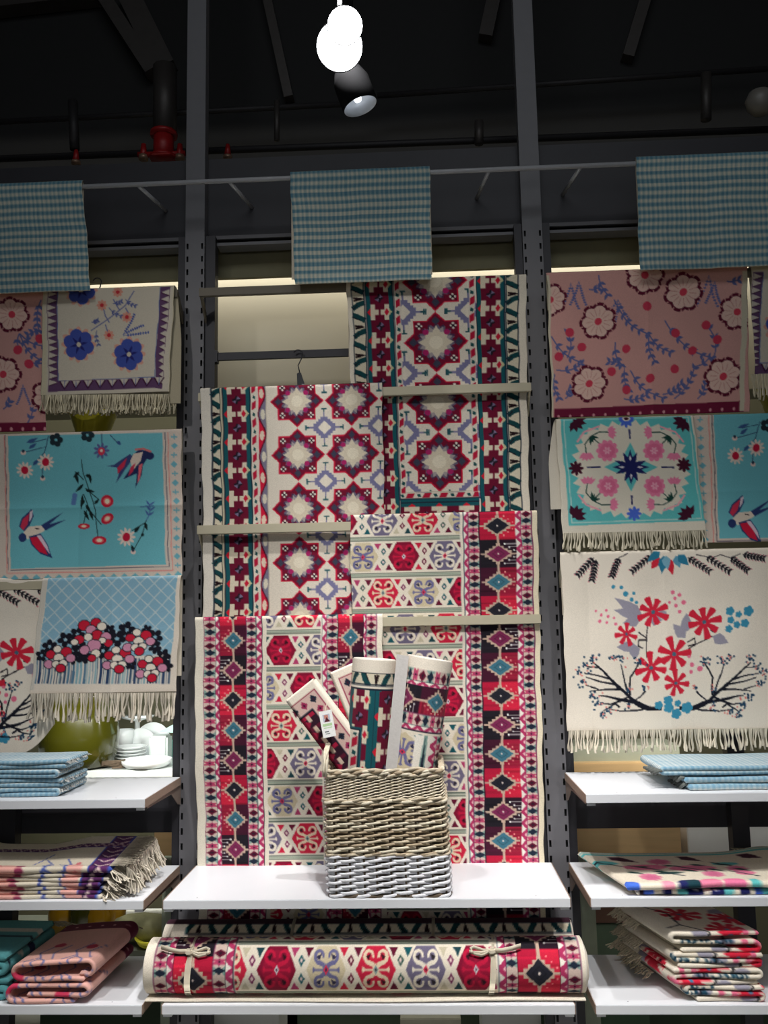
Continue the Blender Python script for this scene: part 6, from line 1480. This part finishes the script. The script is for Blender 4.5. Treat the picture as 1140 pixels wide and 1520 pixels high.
for px_, py_, lb in ((113, 230, 'small red sprinkler head left of the red valve'), (338, 222, 'small red sprinkler head right of the left upright')):
    q = pz(px_, py_); s_ = empty('fire_sprinkler', tuple(q), lb, 'sprinkler', 'sprinkler heads'); cyl('body', q-Vector((0, 0, .028)), q+Vector((0, 0, .022)), .015, M_RED, s_, r2=.008); cyl('cap', q-Vector((0, 0, .040)), q-Vector((0, 0, .028)), .019, mat('pale_brass_fitting', (150, 120, 100)), s_)
def pipe(a, b, r, label, ys=Yp, m=M_PIPE):
    A, B = at(*a, ys), at(*b, ys); bm = bmesh.new(); tube(bm, [A, B], r, 12); o = finish('ceiling_pipe', bm, m, None, True); tag(o, label, 'pipe', 'pipes in the dark ceiling void'); return o
M_P2 = mat('brown_steel_pipe', (74, 62, 56), .6, .3, .1); M_P3 = mat('grey_duct_metal', (66, 62, 60), .5, .4, .1)
pipe((-60, 238), (1200, 190), .014, 'long thin dark pipe just above the header beam', .32, M_PIPE)
pipe((-60, 184), (560, 152), .012, 'thin upper pipe crossing above the left bay', .42, M_PIPE)
pipe((560, 142), (1200, 98), .012, 'thin upper pipe crossing above the right bay', .42, M_PIPE)
pipe((245, 100), (245, 196), .050, 'thick vertical pipe rising from the red valve', .30, M_P3)
pipe((108, 150), (111, 222), .020, 'vertical pipe above the left sprinkler head', .30, M_PIPE)
pipe((711, 180), (711, 214), .018, 'short pipe stub left of the right upright', .28, M_P3)
pipe((411, 150), (411, 208), .012, 'thin vertical pipe right of the left upright', .34, M_P3)
pipe((1048, 110), (1048, 178), .022, 'vertical pipe above the right gingham cloth', .34, M_P3)
tag(box('cable_tray', -2.4, 2.4, .24, .34, 3.385, 3.397, mat('rust_tray', (92, 70, 60), .7, .2, .1)), 'brownish cable tray lying behind the header beam', 'tray')
def joist(a, b, wd, label, ys=.8):
    A, B = at(*a, ys), at(*b, ys); d = (B-A).normalized(); s = Vector((0, 1, 0)).cross(d).normalized()*wd/2; bm = bmesh.new()
    vs = []
    for p in (A, B):
        for dy in (-.04, .04):
            for sg in (-1, 1): vs.append(bm.verts.new(p+s*sg+Vector((0, dy, 0))))
    for f in ((0, 1, 3, 2), (4, 6, 7, 5), (0, 4, 5, 1), (2, 3, 7, 6), (0, 2, 6, 4), (1, 5, 7, 3)): bm.faces.new([vs[i] for i in f])
    o = finish('roof_brace', bm, M_P3, None, False); tag(o, label, 'beam', 'braces of the dark roof')
joist((150, -10), (228, 110), .06, 'slanting roof brace at the upper left, left of the thick pipe', .55)
joist((190, -10), (246, 104), .10, 'broad slanting duct brace meeting the thick vertical pipe', .56)
joist((-10, 12), (150, -6), .05, 'near level roof brace in the top left corner', .55)
joist((395, -10), (430, 150), .04, 'faint slanting brace between the left upright and the lamps', .58)
joist((720, 60), (735, -10), .06, 'faint brace left of the right upright', .58)
joist((960, -10), (930, 90), .05, 'faint slanting brace at the upper right', .58)
q = at(1128, 152, .2); lathe('ceiling_globe_lamp', [(.002, -.05), (.03, -.045), (.05, -.02), (.055, .01), (.04, .04), (.012, .05)], (q.x, q.y, q.z), mat('dim_globe', (120, 116, 110), .4)); tag(bpy.data.objects['ceiling_globe_lamp'], 'dim round unlit globe at the upper right edge', 'lamp')

# =========================================================== BEHIND THE OPENINGS
M_OLIVE = mat('olive_glazed_glass', (58, 58, 10), .18, 0, .12, 6, coat=.4)
M_LIME = mat('yellow_green_glaze', (232, 224, 70), .2, 0, .10, 5, coat=.4)
M_AMB = mat('amber_glass', (150, 112, 16), .15, 0, .1, 6, coat=.4)
Yt_ = .62; zt_ = at(200, 1134, Yt_).z
tb = empty('display_table', (-.9, .7, 0), 'white display table with tableware behind the left bay', 'table')
box('tabletop', -1.75, -.30, .46, .98, zt_-.03, zt_, mat('white_table', (226, 232, 230), .3), tb, .003)
for x, y in ((-1.70, .5), (-.35, .5), (-1.70, .94), (-.35, .94)): box('leg', x-.02, x+.02, y-.02, y+.02, 0, zt_-.03, M_DARK, tb)
def base(px_, Y=Yt_, z=None): p = at(px_, 1130, Y); return (p.x, Y, zt_ if z is None else z)
K = (Yt_-CY)/FPX
q = at(125, 1150, .50); lathe('olive_vase', [(.10, 0), (.135, .01), (.155, .06), (.160, .14), (.150, .20), (.150, .24), (.175, .28), (.195, .31), (.188, .305), (.143, .24), (.150, .14), (.12, .02)], (at(108, 1150, .50).x, .56, zt_), M_OLIVE, None, 48); tag(bpy.data.objects['olive_vase'], 'large olive green flared vase seen beneath the trellis mat', 'vase')
for k in range(5):
    b_ = base(193, .66); lathe('plate', [(.030, 0), (.040, .002), (.066, .013), (.068, .0155), (.064, .0145), (.038, .0045), (.001, .0035)], (b_[0], b_[1], zt_+k*.0135), M_WHITE); o = [o for o in bpy.data.objects if o.name.startswith('plate')][-1]
for k, o in enumerate(sorted([o for o in bpy.data.objects if o.name.startswith('plate')], key=lambda o: o.name)): tag(o, 'small white plate, %s of the short stack behind the left bay' % ('lowest', 'second from bottom', 'middle', 'second from top', 'topmost')[k], 'plate', 'stack of white plates')
def stand_plate(px_, py_, r, Y, label):
    c_ = at(px_, py_, Y); bm = bmesh.new(); n = 36
    for rr, yy in ((r, 0),): pass
    prof = [(r, 0), (r*.98, .006), (r*.62, .016), (.001, .017), (.001, .011), (r*.60, .010), (r, -.002)]
    rg = [[bm.verts.new((c_.x+a*math.cos(2*pi*k/n), Y+b+.18*a*math.sin(2*pi*k/n), c_.z+a*math.sin(2*pi*k/n))) for k in range(n)] for a, b in prof]
    for A, B in zip(rg, rg[1:]):
        for k in range(n): bm.faces.new((A[k], A[(k+1) % n], B[(k+1) % n], B[k]))
    tag(finish('standing_plate', bm, M_WHITE, None, True), label, 'plate', 'white plates on edge')
stand_plate(208, 1107, .074, .78, 'round white plate standing on edge behind the plate stack'); stand_plate(226, 1100, .080, .84, 'larger white plate on edge, rightmost behind the stack')
b_ = base(182, .76); jg = empty('white_cup', b_, 'white cup with round handle left of the standing plates', 'cup'); lathe('cup', [(.025, .05), (.04, .055), (.045, .10), (.046, .125), (.042, .124), (.038, .06), (.001, .057)], b_, M_WHITE, jg)
bm = bmesh.new(); tube(bm, [(b_[0]-.045-.028*math.sin(t), b_[1]-.02, b_[2]+.085+.03*math.cos(t)) for t in np.linspace(0, pi, 10)], .006, 8); finish('handle', bm, M_WHITE, jg, True); lathe('foot', [(.035, 0), (.036, .01), (.012, .02), (.012, .045), (.025, .05)], b_, M_WHITE, jg)
b_ = base(203, .86); lathe('cake_stand', [(.045, 0), (.046, .006), (.012, .02), (.012, .15), (.07, .165), (.075, .175), (.001, .172)], b_, M_WHITE); tag(bpy.data.objects['cake_stand'], 'white footed cake stand rising behind the standing plates', 'cake stand')
b_ = base(238, .72); t = tag(box('square_canister', b_[0]-.040, b_[0]+.040, .68, .76, zt_, zt_+.105, mat('grey_ribbed_china', (206, 216, 212), .3), None, .008), 'pale grey ribbed square canister beside the right end of the dishes', 'canister')
b_ = base(216, .54); lathe('serving_bowl', [(.05, 0), (.085, .006), (.098, .018), (.102, .034), (.098, .034), (.09, .014), (.001, .010)], (at(216, 1140, .52).x, .535, zt_-.002), M_WHITE); tag(bpy.data.objects['serving_bowl'], 'wide white serving bowl in front of the plate stack', 'bowl')
bm = bmesh.new(); c_ = at(256, 1078, .7); prism(bm, [(c_.x-.05, c_.z-.02), (c_.x+.05, c_.z+.03), (c_.x+.06, c_.z-.03)], 'y', .68, .71); tag(finish('folded_napkin', bm, mat('mint_cloth', (176, 212, 206), .8)), 'mint folded napkin standing by the left upright', 'napkin', None)
bm = bmesh.new(); c_ = at(254, 1105, .8); prism(bm, [(c_.x-.04, c_.z-.02), (c_.x+.03, c_.z+.04), (c_.x+.05, zt_), (c_.x-.01, zt_)], 'y', .79, .84); tag(finish('green_box', bm, mat('green_card', (120, 170, 160), .6)), 'slanted green card box behind the ribbed canister', 'box')
bm = bmesh.new()
for k in range(12):
    a = k*.6; tube(bm, [(at(168, 1150, .5).x+.035*math.cos(a+t)*1.3, .50+.03*math.sin(a+t), zt_+.006+.004*k % .03) for t in np.linspace(0, 2.2, 8)], .004, 6)
tag(finish('twig_wreath', bm, M_WDARK, None, True), 'dark twig coil lying beside the olive vase', 'wreath')
lathe('lime_vase', [(.05, 0), (.06, .05), (.075, .12), (.11, .22), (.15, .34), (.146, .34), (.07, .12), (.05, .02)], (at(138, 630, .62).x, .62, at(138, 680, .62).z), M_LIME, None, 36)
tag(bpy.data.objects['lime_vase'], 'yellow green flared vase glimpsed below the fringe of the cream mat', 'vase')
zs = at(138, 680, .62).z; hs = tag(box('high_display_shelf', -2.2, -.3, .48, .80, zs-.02, zs, mat('glass_shelf', (150, 156, 140), .2)), 'high shelf board behind the left bay carrying the lime vase', 'shelf')
lathe('lime_vase', [(.05, 0), (.06, .05), (.075, .12), (.11, .22), (.15, .34), (.146, .34), (.07, .12), (.05, .02)], (at(1160, 600, .62).x, .62, at(1160, 640, .62).z), M_LIME, None, 36)
tag(bpy.data.objects['lime_vase.001'], 'yellow green vase glimpsed at the right frame edge', 'vase')
zs = at(1160, 640, .62).z; tag(box('high_display_shelf', .3, 2.3, .48, .80, zs-.02, zs, mat('glass_shelf', (150, 156, 140))), 'high shelf board behind the right bay', 'shelf')
# wooden drawer blocks and marble blocks
M_OAK = mat('pale_oak_veneer', (206, 172, 124), .5, 0, .10, 6, stretch=(.6, 2, 8)); M_MARB = mat('white_veined_marble', (232, 232, 228), .25, 0, .05, 5)
def wbox(name, px0, px1, py0, py1, Y, D, m, label, cat):
    a, b = at(px0, py0, Y), at(px1, py1, Y); return tag(box(name, a.x, b.x, Y, Y+D, b.z, a.z, m, None, .003), label, cat)
wbox('oak_box', 838, 1016, 1222, 1330, .20, .30, M_OAK, 'pale oak box front behind the middle right shelf', 'box')
wbox('marble_block', 1019, 1200, 1222, 1330, .22, .30, M_MARB, 'white veined marble block behind the middle right shelf', 'block')
wbox('oak_box', 229, 300, 1226, 1330, .20, .30, M_OAK, 'pale oak box beside the fringed stack, next to the left upright', 'box')
wbox('oak_box', 229, 262, 1325, 1350, .20, .30, M_OAK, 'small oak block below the left middle shelf end', 'box') if False else None
a, b = at(872, 1372, .30), at(960, 1428, .30); tag(box('green_bin', a.x, b.x, .30, .46, 0, a.z, mat('green_plastic', (92, 118, 92), .4), None, .003), 'green bin behind the white blossom stack', 'bin')
a, b = at(846, 1133, .30), at(1010, 1133, .30); tag(box('oak_riser', a.x, b.x, .30, .50, at(838, 1222, .20).z+.001, a.z, M_OAK, None, .003), 'pale oak block just behind the upper right shelf, on the oak box', 'block')
wbox('cream_ledge', 846, 1010, 1108, 1132, .34, .2, mat('cream_green_paint', (150, 154, 136), .6), 'cream green block on the oak block behind the fringe', 'block')
wbox('walnut_tray', 870, 958, 1340, 1370, .28, .3, mat('walnut', (112, 74, 56), .5, 0, .12, 10), 'brown wooden tray lying on the green bin', 'tray')
for px0, px1, lb in ((240, 258, 'narrow sage board between the left and middle bays below the shelves'), (860, 884, 'narrow beige board between the middle and right bays below the shelves')):
    a, b = at(px0, 1345, .10), at(px1, 1345, .10); tag(box('divider_board', a.x, b.x, .10, .13, 0, .745, mat('sage_board', (150, 158, 138), .6), None, .002), lb, 'board')
for k, (px_, r, h_, lb) in enumerate(((92, .05, .16, 'leftmost amber vase behind the folded pink mats'), (124, .055, .17, 'middle amber vase behind the folded pink mats'), (150, .055, .15, 'third amber vase behind the folded pink mats'), (172, .035, .18, 'slim amber vase right of the other amber vases'))):
    p = at(px_, 1380, .34); zl = .40; lathe('amber_vase', [(r*.7, 0), (r, .03), (r*1.05, h_*.6), (r*.8, h_*.85), (r*.95, h_), (r*.88, h_), (r*.7, h_*.8), (r*.9, .04)], (p.x, .34, zl), M_AMB if k != 1 else M_OLIVE, None, 28); tag([o for o in bpy.data.objects if o.name.startswith('amber_vase')][-1], lb, 'vase', 'amber vases')
tag(box('low_display_bench', -1.8, -.62, .20, .60, .37, .40, mat('grey_bench', (120, 124, 110), .6)), 'grey bench carrying the amber vases behind the left bay', 'bench')
p = at(212, 1390, .28); bm = bmesh.new(); tube(bm, [(p.x-.10, .28, .45), (p.x-.06, .28, .452), (p.x, .28, .455), (p.x+.08, .28, .450), (p.x+.10, .28, .449)], [.035, .048, .05, .048, .036], 20); tag(finish('olive_bolster', bm, mat('olive_linen', (132, 130, 96), .9, 0, .1, 60, .3), None, True), 'olive grey rolled bolster beside the folded pink mats', 'bolster')
wbox('white_board', 178, 240, 1352, 1376, .52, .03, mat('white_panel_paint', (240, 240, 232), .6), 'bright white panel behind the olive bolster', 'panel')
p = at(222, 1420, .22); lathe('lime_dish', [(.03, .0), (.045, .01), (.06, .035), (.056, .035), (.03, .01)], (p.x, .24, .40), M_LIME); tag(bpy.data.objects['lime_dish'], 'small lime dish below the olive bolster', 'dish')
wbox('marble_slab', 312, 414, 1500, 1560, .25, .2, M_MARB, 'pale marble slab seen under the lowest middle shelf, left', 'block')
wbox('cream_cushion', 594, 686, 1512, 1580, .20, .2, mat('cream_cushion_cloth', (200, 196, 176), .9), 'cream cushion seen under the lowest middle shelf', 'cushion')
wbox('marble_slab', 715, 805, 1500, 1560, .25, .2, M_MARB, 'pale marble slab seen under the lowest middle shelf, right', 'block')
wbox('green_cabinet', 60, 1200, 1480, 1700, .48, .1, mat('dark_green_paint', (70, 86, 66), .5, 0, .1, 4), 'dark green low cabinet behind all the lowest shelves', 'cabinet')
